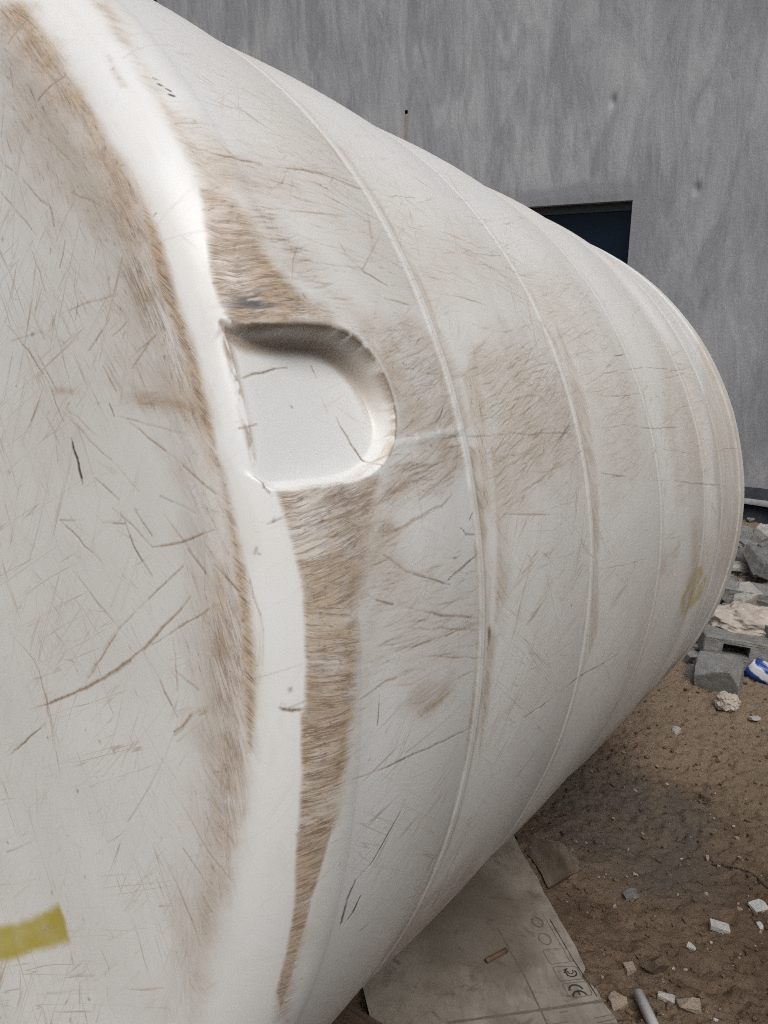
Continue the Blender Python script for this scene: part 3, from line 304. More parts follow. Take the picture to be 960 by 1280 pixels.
REGIONS=[[[[0.9289,0.9669],[0.9379,0.9971],[0.8541,0.9737],[0.7845,0.9676],[0.7112,0.9696],[0.6726,0.9746],[0.626,0.9814],[0.6036,0.9535],[0.6487,0.9526],[0.7025,0.9535],[0.7549,0.9547],[0.8184,0.9615],[0.8706,0.9596]],0.45,[-0.686,0.727],380,[0.006,0.0285],0.9,0.45,0.5,0.009],[[[0.8403,0.9397],[0.8246,0.9429],[0.7923,0.9389],[0.7758,0.9385],[0.7793,0.9316],[0.8051,0.9326]],0.35,[0.453,0.892],40,[0.0038,0.0096],1.2,0.5,0.4,0.0048],[[[0.7412,0.9613],[0.6859,1.0264],[0.6752,1.0746],[0.6435,1.1014],[0.6121,1.0327],[0.6117,0.989],[0.6266,0.9645],[0.6735,0.9623]],0.34,[0.012,1.0],260,[0.0208,0.0729],1.0,0.4,0.3,0.0208],[[[0.6282,0.9529],[0.621,0.9837],[0.5979,0.9974],[0.5692,0.9998],[0.5444,0.9785],[0.5474,0.9345],[0.5827,0.9407]],0.7,[-0.187,0.982],300,[0.011,0.0394],1.3,0.5,1.2,0.0039],[[[0.5691,0.9385],[0.5731,0.9935],[0.5413,1.003],[0.5165,1.0202],[0.4987,1.0426],[0.4698,1.0486],[0.4646,0.998],[0.4688,0.9556],[0.4811,0.9323],[0.5041,0.929],[0.5348,0.9306]],0.82,[0.07,0.998],420,[0.0123,0.0527],1.4,0.5,2.0,0.0034],[[[0.5017,1.0134],[0.4937,1.0531],[0.4848,1.0962],[0.4499,1.1387],[0.3911,1.1279],[0.4098,1.1172],[0.4417,1.0972],[0.463,1.0719],[0.4695,1.0293]],0.62,[-0.017,1.0],200,[0.0139,0.0502],1.3,0.5,1.4,0.0097],[[[0.4797,1.0937],[0.5031,1.1999],[0.4857,1.2925],[0.4296,1.3116],[0.3513,1.2939],[0.3001,1.2431],[0.3198,1.1493],[0.349,1.1112],[0.3816,1.1209],[0.4336,1.1159]],0.4,[0.317,0.948],520,[0.0185,0.1016],1.15,0.55,1.0,0.0172],[[[0.3181,1.0858],[0.3303,1.1204],[0.3438,1.2299],[0.3138,1.283],[0.2822,1.2086],[0.2708,1.1186],[0.2596,1.0555],[0.2864,1.0415]],0.32,[0.222,0.975],160,[0.0223,0.0958],1.2,0.5,0.6,0.0136],[[[0.3052,0.938],[0.3034,0.9813],[0.3019,1.0259],[0.3061,1.0651],[0.2679,1.0575],[0.2279,1.038],[0.197,1.0232],[0.1685,1.0011],[0.1815,0.9528],[0.2219,0.9483],[0.2582,0.9436]],0.76,[0.229,0.973],620,[0.0134,0.0719],1.5,0.5,1.9,0.0032],[[[0.2335,0.9496],[0.2283,1.0355],[0.197,1.0232],[0.1645,1.0007],[0.1282,0.9982],[0.1424,0.9465],[0.1862,0.9479]],0.7,[-0.203,0.979],260,[0.013,0.0555],1.4,0.5,1.4,0.0026],[[[0.1543,0.9472],[0.1674,1.0065],[0.117,1.0094],[0.0622,0.9953],[0.069,0.9434],[0.106,0.9452]],0.85,[-0.125,0.992],260,[0.0123,0.0485],1.4,0.6,1.4,0.0027],[[[0.0817,0.9412],[0.0864,0.9993],[0.0353,0.9986],[-0.0103,0.9911],[-0.061,0.9793],[-0.0579,0.9451],[0.0311,0.9426]],1.0,[0.069,0.998],420,[0.0116,0.0457],1.4,0.75,1.4,0.0025],[[[-0.0488,0.9428],[-0.0388,0.9821],[-0.0922,0.9742],[-0.14,0.9693],[-0.2027,0.9674],[-0.2927,0.9698],[-0.2576,0.9563],[-0.1461,0.9517]],0.85,[0.235,0.972],260,[0.0094,0.0352],1.4,0.6,1.1,0.0023],[[[-0.2512,0.9548],[-0.1912,0.965],[-0.1609,0.9705],[-0.2176,0.9764],[-0.3264,0.9924],[-0.31,0.9636]],0.5,[0.225,0.974],90,[0.0097,0.0322],1.4,0.5,0.8,0.0064],[[[0.488,1.3147],[0.5322,1.4763],[0.5267,1.6855],[0.4051,1.7015],[0.275,1.6777],[0.2527,1.5143],[0.2333,1.3945],[0.2268,1.3011],[0.3078,1.2985]],0.3,[0.283,0.959],720,[0.0212,0.1192],1.1,0.45,0.6,0.0366],[[[0.1383,1.0242],[0.2264,1.0486],[0.215,1.1921],[0.1837,1.2668],[0.1085,1.2723],[0.0514,1.2433],[0.0596,1.113],[0.0835,1.0088]],0.16,[-0.026,1.0],130,[0.0228,0.0975],1.2,0.5,0.4,0.027],[[[0.0536,1.0735],[0.0646,1.1126],[0.0582,1.1833],[0.0233,1.1962],[0.0137,1.1339]],0.45,[0.076,0.997],60,[0.0143,0.0428],1.4,0.5,0.4,0.0143],[[[0.1605,1.0004],[0.2181,1.0474],[0.246,1.0968],[0.2679,1.0575],[0.2202,1.0339]],0.3,[0.175,0.985],90,[0.0128,0.0512],1.2,0.5,0.6,0.0116],[[[0.4679,1.3564],[0.243,1.3001],[0.2447,1.2832],[0.429,1.3004]],0.3,[-0.994,0.109],60,[0.0081,0.0203],1.2,0.6,0.4,0.0041],[[[0.33,1.2789],[0.2867,1.291],[0.1816,1.2796],[0.0987,1.2679],[-0.009,1.2611],[-0.103,1.2624],[-0.0986,1.2523],[0.0176,1.2475],[0.1232,1.2534],[0.1963,1.252],[0.2683,1.2558]],0.85,[-0.723,0.691],150,[0.0075,0.0239],1.3,0.6,0.4,0.006],[[[0.3283,1.3332],[0.2407,1.3224],[0.1739,1.3289],[0.0998,1.311],[0.0706,1.2938],[0.1775,1.3061]],0.8,[-0.722,0.692],110,[0.0073,0.0233],1.3,0.55,0.4,0.0087],[[[0.0961,1.2793],[0.0682,1.3034],[-0.0446,1.2965],[-0.1195,1.2998],[-0.0015,1.2726]],0.5,[-0.843,0.538],50,[0.0077,0.0248],1.2,0.5,0.3,0.0062],[[[0.5635,1.7212],[0.4059,1.7332],[0.3019,1.7171],[0.1304,1.6984],[-0.0216,1.7157],[-0.0779,1.6935],[0.1234,1.6508],[0.2759,1.6627],[0.4044,1.6747]],0.42,[-0.92,0.392],110,[0.0072,0.023],1.2,0.5,0.3,0.0058],[[[0.6753,1.6691],[0.7466,1.9831],[0.5688,2.079],[0.3774,2.0413],[0.2365,2.0446],[0.1964,1.7555],[0.3159,1.7364],[0.4519,1.7299],[0.5582,1.6804]],0.19,[0.213,0.977],420,[0.0375,0.1687],1.0,0.45,0.4,0.0379],[[[0.6218,1.2415],[0.7412,1.5112],[0.7572,1.7642],[0.649,1.815],[0.5495,1.7437],[0.5252,1.4199],[0.5126,1.3201],[0.5399,1.2586]],0.16,[-0.04,0.999],300,[0.0229,0.1147],0.9,0.4,0.3,0.0642],[[[0.8397,1.1764],[0.8379,1.3405],[0.7088,1.3074],[0.5331,1.2928],[0.5131,1.1561],[0.569,1.1128],[0.6376,1.0466],[0.701,1.035]],0.09,[-0.063,0.998],200,[0.0188,0.1073],0.9,0.35,0.3,0.0402],[[[0.6502,2.378],[0.5868,2.7469],[0.3808,2.635],[0.1151,2.5505],[0.1524,2.1853],[0.3783,2.1947]],0.22,[0.064,0.998],220,[0.0486,0.2106],1.0,0.4,0.3,0.0344],[[[0.7519,3.095],[0.5894,3.1294],[0.3293,3.0305],[0.0675,3.015],[-0.1727,3.1316],[-0.0981,2.7296],[0.2005,2.5872],[0.429,2.6727]],0.34,[-0.97,0.242],150,[0.0114,0.0457],1.3,0.35,0.2,0.0183],[[[0.1374,2.3323],[0.087,2.6037],[-0.1052,2.6354],[-0.1887,2.463],[-0.13,2.3175],[-0.0289,2.3485]],0.38,[0.235,0.972],100,[0.0259,0.1035],1.2,0.45,0.2,0.0431],[[[0.0767,2.0607],[0.0822,2.2617],[0.0338,2.2179],[-0.0134,2.1054]],0.35,[0.128,0.992],40,[0.028,0.0933],1.0,0.5,0.2,0.0233],[[[-0.5476,1.3467],[-0.5419,1.5083],[-0.513,1.742],[-0.4634,2.237],[-0.4121,2.8382],[-0.4134,3.0535],[-0.525,2.9121],[-0.5251,1.9608],[-0.5334,1.4873],[-0.5455,1.201],[-0.4601,1.1812]],0.85,[0.0,1.0],260,[0.0382,0.1637],1.6,0.4,0.2,0.0246],[[[-0.5384,1.1885],[-0.3627,1.1917],[-0.3231,1.3311],[-0.2879,1.4043],[-0.4903,1.552],[-0.5351,1.389],[-0.5314,1.1937]],0.4,[0.355,0.935],90,[0.017,0.0731],1.4,0.4,0.2,0.017],[[[0.2881,1.0221],[0.265,1.0861],[0.1928,1.0947],[0.1333,1.0444],[0.0519,1.0258],[-0.0324,1.0116],[-0.1184,0.9912],[-0.2246,0.9902],[-0.2143,0.9682],[-0.0622,0.9684],[0.0229,0.9836],[0.1445,0.9989]],0.34,[0.024,1.0],150,[0.0144,0.0617],1.2,0.5,0.3,0.0218],[[[0.645,1.0043],[0.5875,1.0563],[0.5207,1.0731],[0.4867,1.1116],[0.4967,1.0746],[0.5244,1.0121],[0.5915,0.9807]],0.3,[0.123,0.992],120,[0.0185,0.0661],1.2,0.5,0.3,0.0227],[[[0.929,0.9741],[0.9467,1.1414],[0.873,1.3337],[0.7234,1.4008],[0.5879,1.4699],[0.4273,1.2687],[0.4589,1.1278],[0.5451,1.0464],[0.6415,0.9834],[0.7914,0.9622]],0.08,[-0.029,1.0],260,[0.0252,0.1132],1.0,0.4,0.2,0.0503],[[[0.457,1.3726],[0.5913,2.2863],[0.3808,2.635],[-0.0388,2.672],[-0.1427,1.8523],[-0.1841,1.4439],[0.1803,1.2883]],0.07,[0.083,0.997],260,[0.0566,0.2828],1.0,0.4,0.2,0.0863],[[[1.0024,0.8934],[0.9559,0.9076],[0.8393,0.8935],[0.7334,0.8927],[0.6324,0.8924],[0.6334,0.8775],[0.7169,0.8732],[0.8248,0.8719],[0.9351,0.8752],[0.9665,0.8655]],0.85,[-0.997,-0.081],420,[0.008,0.0341],1.2,0.5,0.5,0.018],[[[0.9772,0.8746],[0.9039,0.8826],[0.7501,0.8662],[0.6642,0.8563],[0.7121,0.7673],[0.8747,0.7662]],0.32,[-0.969,-0.248],160,[0.0091,0.0454],1.1,0.4,0.2,0.0604],[[[0.7331,0.8697],[0.7103,0.8919],[0.6298,0.896],[0.5436,0.8913],[0.4691,0.8938],[0.3906,0.895],[0.3797,0.8892],[0.3991,0.8699],[0.4435,0.8507],[0.5162,0.8418],[0.5886,0.8421],[0.6526,0.8566]],0.72,[-0.998,0.058],640,[0.0064,0.0363],1.4,0.45,0.9,0.0184],[[[0.6745,0.9005],[0.5882,0.898],[0.5048,0.8944],[0.4079,0.8943],[0.3584,0.8896],[0.3867,0.8803],[0.4665,0.8794],[0.5506,0.8794]],0.95,[-0.852,0.524],420,[0.0041,0.0132],1.2,0.9,0.8,0.0045],[[[0.4435,0.8507],[0.4075,0.8956],[0.3153,0.895],[0.2911,0.8917],[0.3349,0.8822],[0.3652,0.866]],0.5,[-0.942,0.334],180,[0.0061,0.0258],1.3,0.45,0.5,0.013],[[[0.3613,0.8789],[0.3074,0.8928],[0.2243,0.8975],[0.1332,0.9003],[0.0387,0.8973],[-0.055,0.8891],[-0.1473,0.8866],[-0.1441,0.8725],[-0.0271,0.8616],[0.0634,0.8481],[0.1551,0.845],[0.2266,0.8666],[0.2763,0.8798]],0.62,[-0.966,0.259],520,[0.0059,0.0297],1.4,0.45,0.7,0.0155],[[[0.3579,0.8912],[0.3068,0.8958],[0.224,0.9012],[0.1249,0.9029],[0.0391,0.899],[0.0379,0.8911],[0.1244,0.8875],[0.2086,0.888],[0.2919,0.8869]],0.9,[-0.653,0.757],360,[0.0038,0.0113],1.2,0.9,0.6,0.0045],[[[0.0594,0.835],[0.0457,0.8846],[-0.0362,0.8878],[-0.1193,0.8783],[-0.2304,0.88],[-0.3298,0.8872],[-0.3435,0.8735],[-0.1923,0.8542],[-0.0848,0.8486]],0.4,[-0.66,0.751],260,[0.0075,0.0377],1.2,0.45,0.4,0.0172],[[[0.6223,0.816],[0.5052,0.8435],[0.4331,0.8531],[0.432,0.7895],[0.5035,0.7593]],0.14,[-0.982,0.189],90,[0.0103,0.0431],1.1,0.4,0.2,0.0409],[[[0.4677,0.8021],[0.4106,0.8865],[0.3933,0.8866],[0.4265,0.8135]],0.3,[-0.377,0.926],40,[0.0216,0.0647],1.2,0.4,0.2,0.0113],[[[0.9576,0.8561],[0.645,0.8291],[0.3596,0.7545],[0.3777,0.626],[0.5118,0.5579]],0.12,[-0.979,0.205],170,[0.0118,0.0689],0.9,0.3,0.1,0.0748],[[[0.4198,0.5315],[0.2983,0.8503],[0.0594,0.835],[-0.0043,0.6724],[-0.0911,0.4834]],0.05,[-0.678,0.735],160,[0.0113,0.0564],0.9,0.3,0.1,0.0714],[[[-0.0287,0.7277],[0.001,0.8362],[-0.2319,0.8782],[-0.3554,0.842]],0.1,[-0.492,0.871],90,[0.0096,0.0478],0.9,0.35,0.1,0.0606],[[[-0.135,0.4852],[0.04,0.7771],[-0.3765,0.8495],[-0.8138,0.6902]],0.05,[-0.823,0.568],110,[0.0092,0.0459],0.8,0.25,0.1,0.0697],[[[1.0024,0.8934],[0.9607,0.9046],[0.8395,0.8877],[0.7443,0.8877],[0.6354,0.8887],[0.538,0.8848],[0.455,0.8853],[0.3837,0.8901],[0.3074,0.8928],[0.2246,0.8953],[0.1248,0.8984],[0.0299,0.8961],[-0.0644,0.8899],[-0.1584,0.8857],[-0.3148,0.8881],[-0.3765,0.8495],[-0.2212,0.8236],[-0.0954,0.8323],[0.0539,0.8179],[0.1705,0.8127],[0.2921,0.8318],[0.3979,0.8233],[0.5085,0.8046],[0.632,0.8056],[0.7716,0.8301],[0.9038,0.8455],[0.9416,0.8368]],0.3,[-0.945,0.326],260,[0.0083,0.0374],1.0,0.4,0.1,0.0249],[[[0.9733,0.9095],[0.9164,0.9024],[0.827,0.8977],[0.7298,0.8962],[0.6324,0.8952],[0.6422,0.8867],[0.7378,0.8822],[0.8402,0.8819],[0.9517,0.8869],[0.9967,0.8962]],0.7,[-0.997,0.082],260,[0.0064,0.0234],1.2,0.9,0.5,0.005],[[[1.0024,0.8934],[0.8224,0.8954],[0.6354,0.8887],[0.645,0.8291],[0.7639,0.8048],[0.9191,0.811]],0.28,[-1.0,-0.023],200,[0.01,0.04],1.0,0.4,0.2,0.03]]
RECESS=[[0.4859,0.923],[0.4778,0.9315],[0.4647,0.9544],[0.4646,0.998],[0.4669,1.0471],[0.4547,1.082],[0.4298,1.102],[0.4001,1.113],[0.3675,1.1123],[0.3401,1.099],[0.3163,1.0708],[0.306,1.0402],[0.3029,1.0012],[0.304,0.9645],[0.3052,0.938],[0.3171,0.9253],[0.3587,0.9205],[0.4004,0.9181],[0.4427,0.9176]]
PAINT=[[-0.8848,0.5554],[-0.6418,0.595],[-0.5074,0.629],[-0.4134,0.6554],[-0.4249,0.6714],[-0.4521,0.6908],[-0.5709,0.6531],[-0.7073,0.6255],[-0.9389,0.5925]]
PAINT_FAR=[[-0.0788,2.3314],[-0.0533,2.423],[-0.0075,2.4771],[-0.0753,2.6049],[-0.1327,2.5893],[-0.1604,2.4959],[-0.1385,2.3725]]
SMUDGE=[[0.4939,0.9615]]
SEAM=[[0.3373,1.1028],[0.3426,1.1489],[0.3494,1.2041],[0.3559,1.2645]]

# ------------------------------------------------------------------ the tank: one dense surface of revolution, cut into its parts
th = np.array(list(np.linspace(-math.pi, -.98, 70)[:-1]) + list(np.linspace(-.98, 1.28, 1560)[:-1]) + list(np.linspace(1.28, math.pi, 60)[:-1]))
def seg(a_, b_, n): return list(np.linspace(a_, b_, n)[:-1])
S0 = FLAT + ARC - RF                                       # profile length = S0 + distance along the axis on the side
av = np.array(seg(.001, .34, 40) + seg(.34, FLAT, 400) + seg(FLAT, FLAT + ARC, 120) + seg(FLAT + ARC, S0 + .42, 290) + seg(S0 + .42, S0 + .83, 230)
              + seg(S0 + .83, S0 + 1.26, 140) + seg(S0 + 1.26, S0 + 1.68, 120) + seg(S0 + 1.68, S0 + SEND, 110) + list(np.linspace(S0 + SEND, S0 + SEND + .9, 60)))
rho = np.empty_like(av); sa = np.empty_like(av); nr = np.empty_like(av); ns = np.empty_like(av)
f = av <= FLAT; rho[f] = av[f]; sa[f] = 0; nr[f] = 0; ns[f] = -1
f = (av > FLAT) & (av <= FLAT + ARC); ph = (av[f] - FLAT) / RF; rho[f] = FLAT + RF * np.sin(ph); sa[f] = RF - RF * np.cos(ph); nr[f] = np.sin(ph); ns[f] = -np.cos(ph)
f = (av > FLAT + ARC) & (av <= S0 + SEND); rho[f] = R; sa[f] = av[f] - S0; nr[f] = 1; ns[f] = 0
f = av > S0 + SEND; ph = np.clip((av[f] - S0 - SEND) / .9, 0, 1)
rho[f] = (R - .012) * (1 - ph) ** .8 + .0005; sa[f] = SEND + .012 + .25 * np.sqrt(np.clip(1 - (rho[f] / (R - .012)) ** 2, 0, 1)); nr[f] = 1 - ph; ns[f] = ph
for k, sr in enumerate(RIBS):                              # moulded ribs, and the stepped flange at the far end
    x = (sa - sr) / (.0085, .0080, .0075, .0075)[k]; rho += np.where(nr == 1, (.0021, .0017, .0014, .0012)[k] * np.exp(-np.abs(x) ** 3.2), 0)
rho += np.where((nr == 1), .0015 * sstep(1.80, 1.815, sa) - .001 * sstep(1.86, 1.875, sa) + .0012 * sstep(1.955, 1.968, sa) - .0012 * sstep(2.0, 2.012, sa) + .004 * sstep(2.06, 2.075, sa), 0)
edges = [RF] + list(RIBS) + [1.80]
for s0, s1 in zip(edges, edges[1:]):                      # each panel between two ribs swells a little
    rho += np.where((nr == 1) & (sa > s0) & (sa < s1), .007 * np.sin(math.pi * np.clip((sa - s0) / (s1 - s0), 0, 1)), 0)
nT, nA = len(th), len(av)
TH, AV = np.meshgrid(th, av, indexing='ij')
XX = TH * R; RHO = np.repeat(rho[None], nT, 0)
LOCR = np.minimum(np.maximum(AV, .05), R)                  # local radius, for lengths round the axis
heavy = np.zeros((nT, nA), np.float32); SU = np.where(AV < FLAT, AV * np.cos(TH), TH * R).astype(np.float32); SV = np.where(AV < FLAT, AV * np.sin(TH) + 7, AV).astype(np.float32); HU = SU.copy(); HV = SV.copy(); own = np.full((nT, nA), .02, np.float32)
film = np.zeros((nT, nA), np.float32); dark = np.zeros_like(film); cut = np.zeros_like(film); hgt = np.zeros_like(film)
def window(t0, t1, a0, a1):
    i0, i1 = np.searchsorted(th, [t0, t1]); j0, j1 = np.searchsorted(av, [a0, a1]); return slice(max(i0 - 1, 0), i1 + 1), slice(max(j0 - 1, 0), j1 + 1)
def over(arr, sl, v): arr[sl] = 1 - (1 - arr[sl]) * (1 - np.clip(v, 0, 1))
def segment(p, q_, hw):
    """distance field of a short scratch between two surface points, in units of its half width, and the run along it"""
    lr = min(max((p[1] + q_[1]) / 2, .05), R); pad = hw * 2.6
    sl = window(min(p[0], q_[0]) - pad / lr, max(p[0], q_[0]) + pad / lr, min(p[1], q_[1]) - pad, max(p[1], q_[1]) + pad)
    X = (TH[sl] - p[0]) * lr; Y = AV[sl] - p[1]; dx = (q_[0] - p[0]) * lr; dy = q_[1] - p[1]; L2 = dx * dx + dy * dy + 1e-12
    s = (X * dx + Y * dy) / L2; sc = np.clip(s, 0, 1)
    return sl, np.hypot(X - sc * dx, Y - sc * dy) / hw, sc
KIND = {'t': (.95, .35, 0, -.25), 'd': (.6, .9, 0, -.4), 'k': (.2, .7, 1.0, -.8), 'w': (1.0, .1, 0, -.1)}
def draw(strokes):
    for kind, hw, st, pts in strokes:
        kf, kd, kc, kh = KIND[kind]; hw = hw * .00085; base_ = []
        for p, q_ in zip(pts, pts[1:]):                        # finer polyline with a hand-made wander
            n = max(2, int(math.hypot((q_[0] - p[0]) * .9, q_[1] - p[1]) / .014))
            for k in range(n): base_.append([p[0] + (q_[0] - p[0]) * k / n, p[1] + (q_[1] - p[1]) * k / n])
        base_.append(list(pts[-1])); N = len(base_) - 1
        jit = .0003 if kind == 'k' else .0007
        for p in base_[1:-1]: p[0] += jit * rng.normal(); p[1] += jit * rng.normal()
        hairs = {'t': 4, 'd': 3, 'k': 1, 'w': 1}[kind]         # a scratch is a bundle of hairlines that start and stop
        for h in range(hairs):
            f0 = 0 if h == 0 else .55 * rng.random(); f1 = 1 if h == 0 else f0 + .25 + .6 * rng.random(); ph0 = rng.random() * 90
            ox, oy = (0, 0) if h == 0 else (rng.normal() * hw * .9, rng.normal() * hw * .9); amp = 1 if h == 0 else .3 + .6 * rng.random()
            for k in range(N):
                f = (k + .5) / N
                if f < f0 or f > f1: continue
                ends = min(1, 5 * min(f - f0, f1 - f) + .12)
                w_ = hw * (.40 + .45 * float(vnoise(ph0 + k * .6, 1)) + .25 * ends) * (1 if kind in 'kw' else (.75 if h == 0 else .5))
                p = (base_[k][0] + ox, base_[k][1] + oy); q_ = (base_[k + 1][0] + ox, base_[k + 1][1] + oy)
                sl, d_, s = segment(p, q_, max(w_, .0008))
                g = np.exp(-d_ ** 2) * min(1, 1.3 * st) * amp * ends * max(0, -.15 + 1.6 * float(vnoise(ph0 + k * .55, 7)))
                if kind == 'w': g = g * (.5 + 1.0 * vnoise(XX[sl] * 140, AV[sl] * 60, 3))
                over(film, sl, g * kf); over(dark, sl, g * kd * (.5 + 1.0 * float(vnoise(ph0 + k * .8, 17))))
                if kc: over(cut, sl, g * 1.6)
                hgt[sl] += kh * .0005 * np.exp(-d_ ** 2) * st * ends
draw(STROKES)
def inside(poly, sl, scale=True):
    X = TH[sl] * R; Y = AV[sl]; ins = np.zeros(X.shape, bool); dist = np.full(X.shape, 9.0)
    for (t0, a0), (t1, a1) in zip(poly, poly[1:] + poly[:1]):
        x0, x1 = t0 * R, t1 * R
        c_ = ((a0 > Y) != (a1 > Y)) & (X < (x1 - x0) * (Y - a0) / (a1 - a0 + 1e-12) + x0); ins ^= c_
        dx, dy = x1 - x0, a1 - a0; s = np.clip(((X - x0) * dx + (Y - a0) * dy) / (dx * dx + dy * dy + 1e-12), 0, 1)
        dist = np.minimum(dist, np.hypot(X - x0 - s * dx, Y - a0 - s * dy))
    return np.where(ins, dist, -dist)
def window_of(m, sl, s2):
    i0, i1, j0, j1 = s2[0].start, min(s2[0].stop, nT), s2[1].start, min(s2[1].stop, nA)
    out = np.zeros((i1 - i0, j1 - j0)); a0, b0 = sl[0].start, sl[1].start
    k0, k1 = max(i0, a0), min(i1, a0 + m.shape[0]); l0, l1 = max(j0, b0), min(j1, b0 + m.shape[1])
    if k1 > k0 and l1 > l0: out[k0 - i0:k1 - i0, l0 - j0:l1 - j0] = m[k0 - a0:k1 - a0, l0 - b0:l1 - b0]
    return out
def poly_window(poly, pad):
    T_ = [p[0] for p in poly]; A_ = [p[1] for p in poly]
    return window(min(T_) - pad / .8, max(T_) + pad / .8, min(A_) - pad, max(A_) + pad)
def p_side_region(poly): return sum(p[1] for p in poly) / len(poly) > .965
for ri, (poly, lev, dv, n, (l0, l1), hw, dk, relief, soft) in enumerate(REGIONS):
    sl = poly_window(poly, soft * (8 if lev > .5 and p_side_region(poly) else 3.4)); sd = inside(poly, sl)
    X = TH[sl] * LOCR[sl]; Y = AV[sl]
    al = X * dv[0] + Y * dv[1]; ac = X * dv[1] - Y * dv[0]     # along and across the scratching
    rag = .25 * (fbm(al * 40, ac * 260, 3, 70 + ri) - .5) + .8 * (fbm(X * 30, Y * 30, 4, 9 + ri) - .5)
    if p_side_region(poly):                                    # scraped bands start crisply at the rim and thin out away from it
        ins_ = sd > 0; pos = np.cumsum(ins_, 1) / np.maximum(ins_.sum(1, keepdims=True), 1); soft_ = soft * (1 + (3.2 if lev > .5 else .6) * pos)
    else: soft_ = soft
    m = sstep(-soft_ * .9, soft_ * 1.5, sd + soft_ * 1.6 * rag)
    st3 = fbm(al * 14, ac * 90, 3, 160 + ri)
    body = 1.0 + 1.0 * (fbm(X * 45, Y * 45, 4, 120 + ri) - .5) + 1.5 * (fbm(X * 13, Y * 13, 3, 200 + ri) - .5) + .3 * (st3 - .5)
    over(film, sl, m * lev * np.clip(body, .06, 1.25))
    win_ = m * lev > own[sl]; own[sl] = np.where(win_, m * lev, own[sl])
    HU[sl] = np.where(win_, al, HU[sl]); HV[sl] = np.where(win_, ac + ri * 1.7, HV[sl]); heavy[sl] = np.where(win_, m * (.25 + .75 * lev) * min(1, .15 + lev * 1.3), heavy[sl])
    hgt[sl] += (m * relief * .0002 * (st3 - .5)).astype(np.float32)
    # single scratches inside the region
    T_ = np.array(poly); lo, hi = T_.min(0), T_.max(0); cnt = 0; tries = 0
    nn_ = int(n * (.12 if lev > .5 else .35 if lev > .32 else 1.5))
    I0, J0 = sl[0].start, sl[1].start
    while cnt < nn_ and tries < nn_ * 12:
        tries += 1
        p = lo + rng.random(2) * (hi - lo); i = min(max(int(np.searchsorted(th, p[0])) - I0, 0), sd.shape[0] - 1); j = min(max(int(np.searchsorted(av, p[1])) - J0, 0), sd.shape[1] - 1)
        if m[i, j] < rng.random() * .9 + .05: continue
        if st3[i, j] + .25 * (rng.random() - .5) < .42 and rng.random() < .7: continue
        cnt += 1
        L = (l0 + (l1 - l0) * rng.random() ** 2.2) * (1 if lev > .5 else 1.35); an = rng.normal() * .10 + (rng.normal() * .5 if rng.random() < .12 else 0)
        dx = dv[0] * math.cos(an) - dv[1] * math.sin(an); dy = dv[0] * math.sin(an) + dv[1] * math.cos(an)
        lr = min(max(p[1], .1), R); b1 = rng.normal() * .05
        p0 = (p[0] - dx * L / 2 / lr, p[1] - dy * L / 2); pm = (p[0] + b1 * dy * L / lr, p[1] - b1 * dx * L); p1 = (p[0] + dx * L / 2 / lr, p[1] + dy * L / 2)
        s_ = (.30 + .70 * rng.random() ** 1.5) * (.45 + .65 * min(1, lev * 1.6)); w_ = hw * .00066 * (.55 + .8 * rng.random() ** 1.5); isd = rng.random() < dk * 1.1
        for qa, qb, e0, e1 in ((p0, pm, .15, 1), (pm, p1, 1, .1)):
            s2, d_, sp = segment(qa, qb, w_); g = np.exp(-d_ ** 2) * s_ * (e0 + (e1 - e0) * sp)
            ms = window_of(m, sl, s2); g = g * ms; over(film, s2, g * .7)
            if isd: over(dark, s2, g * .95)
            hgt[s2] -= (g * .00013 * min(1.5, relief + .2)).astype(np.float32)
# loose fine scratches and specks all over the part of the tank that has been dragged
for k in range(4200):
    p = (rng.uniform(-.9, 1.15), rng.uniform(.42, 2.9))
    if .88 < p[1] < 1.04 and rng.random() < .8: continue
    L = .012 + .16 * rng.random() ** 3; face = p[1] < FLAT
    an = rng.normal() * .55 + (1.1 if face else .35) * (1 if rng.random() < .8 else -1); lr = min(p[1], R)
    dx, dy = math.sin(an), math.cos(an)
    p1 = (p[0] + dx * L / lr, p[1] + dy * L); s2, d_, sp = segment(p, p1, .0007 + .0006 * rng.random())
    g = np.exp(-d_ ** 2) * (.06 + .34 * rng.random() ** 2.5) * (1 - .8 * sp); over(film, s2, g)
    if rng.random() < .25: over(dark, s2, g * .8)
for k in range(520):
    p = (rng.uniform(-.9, 1.15), rng.uniform(.42, 2.9)); w_ = .0008 + .0016 * rng.random() ** 3; p1 = (p[0] + .002 * rng.normal(), p[1] + .002 * rng.normal())
    s2, d_, sp = segment(p, p1, w_); over(dark, s2, np.exp(-d_ ** 2) * (.2 + .6 * rng.random()))
# the outlet pocket
for _ in range(3):                                         # round the outline off
    RECESS = [[p[0] * (1 - f) + q_[0] * f, p[1] * (1 - f) + q_[1] * f] for p, q_ in zip(RECESS, RECESS[1:] + RECESS[:1]) for f in (.25, .75)]
prs = poly_window(RECESS, .03); prd = inside(RECESS, prs); keep_in = 1 - sstep(.001, .006, prd) * sstep(.925, .94, AV[prs])
film[prs] *= keep_in; dark[prs] *= keep_in; cut[prs] *= keep_in
rs = poly_window(RECESS, .03); rd = inside(RECESS, rs)
tt_ = np.clip((TH[rs] - .303) / (.486 - .303), 0, 1); aa_ = np.clip((AV[rs] - .925) / (1.09 - .925), 0, 1)
dep = (1 - tt_) * (.037 - .028 * aa_) + tt_ * .034
target = R - dep; wall_w = .0100 + .001 * (1 - tt_)
k_ = np.clip((rd + .002 + .017 * sstep(.99, .93, AV[rs]) * sstep(.312, .335, TH[rs]) * sstep(.476, .455, TH[rs])) / wall_w, 0, 1); k_ = 1 - (1 - k_) ** 1.7
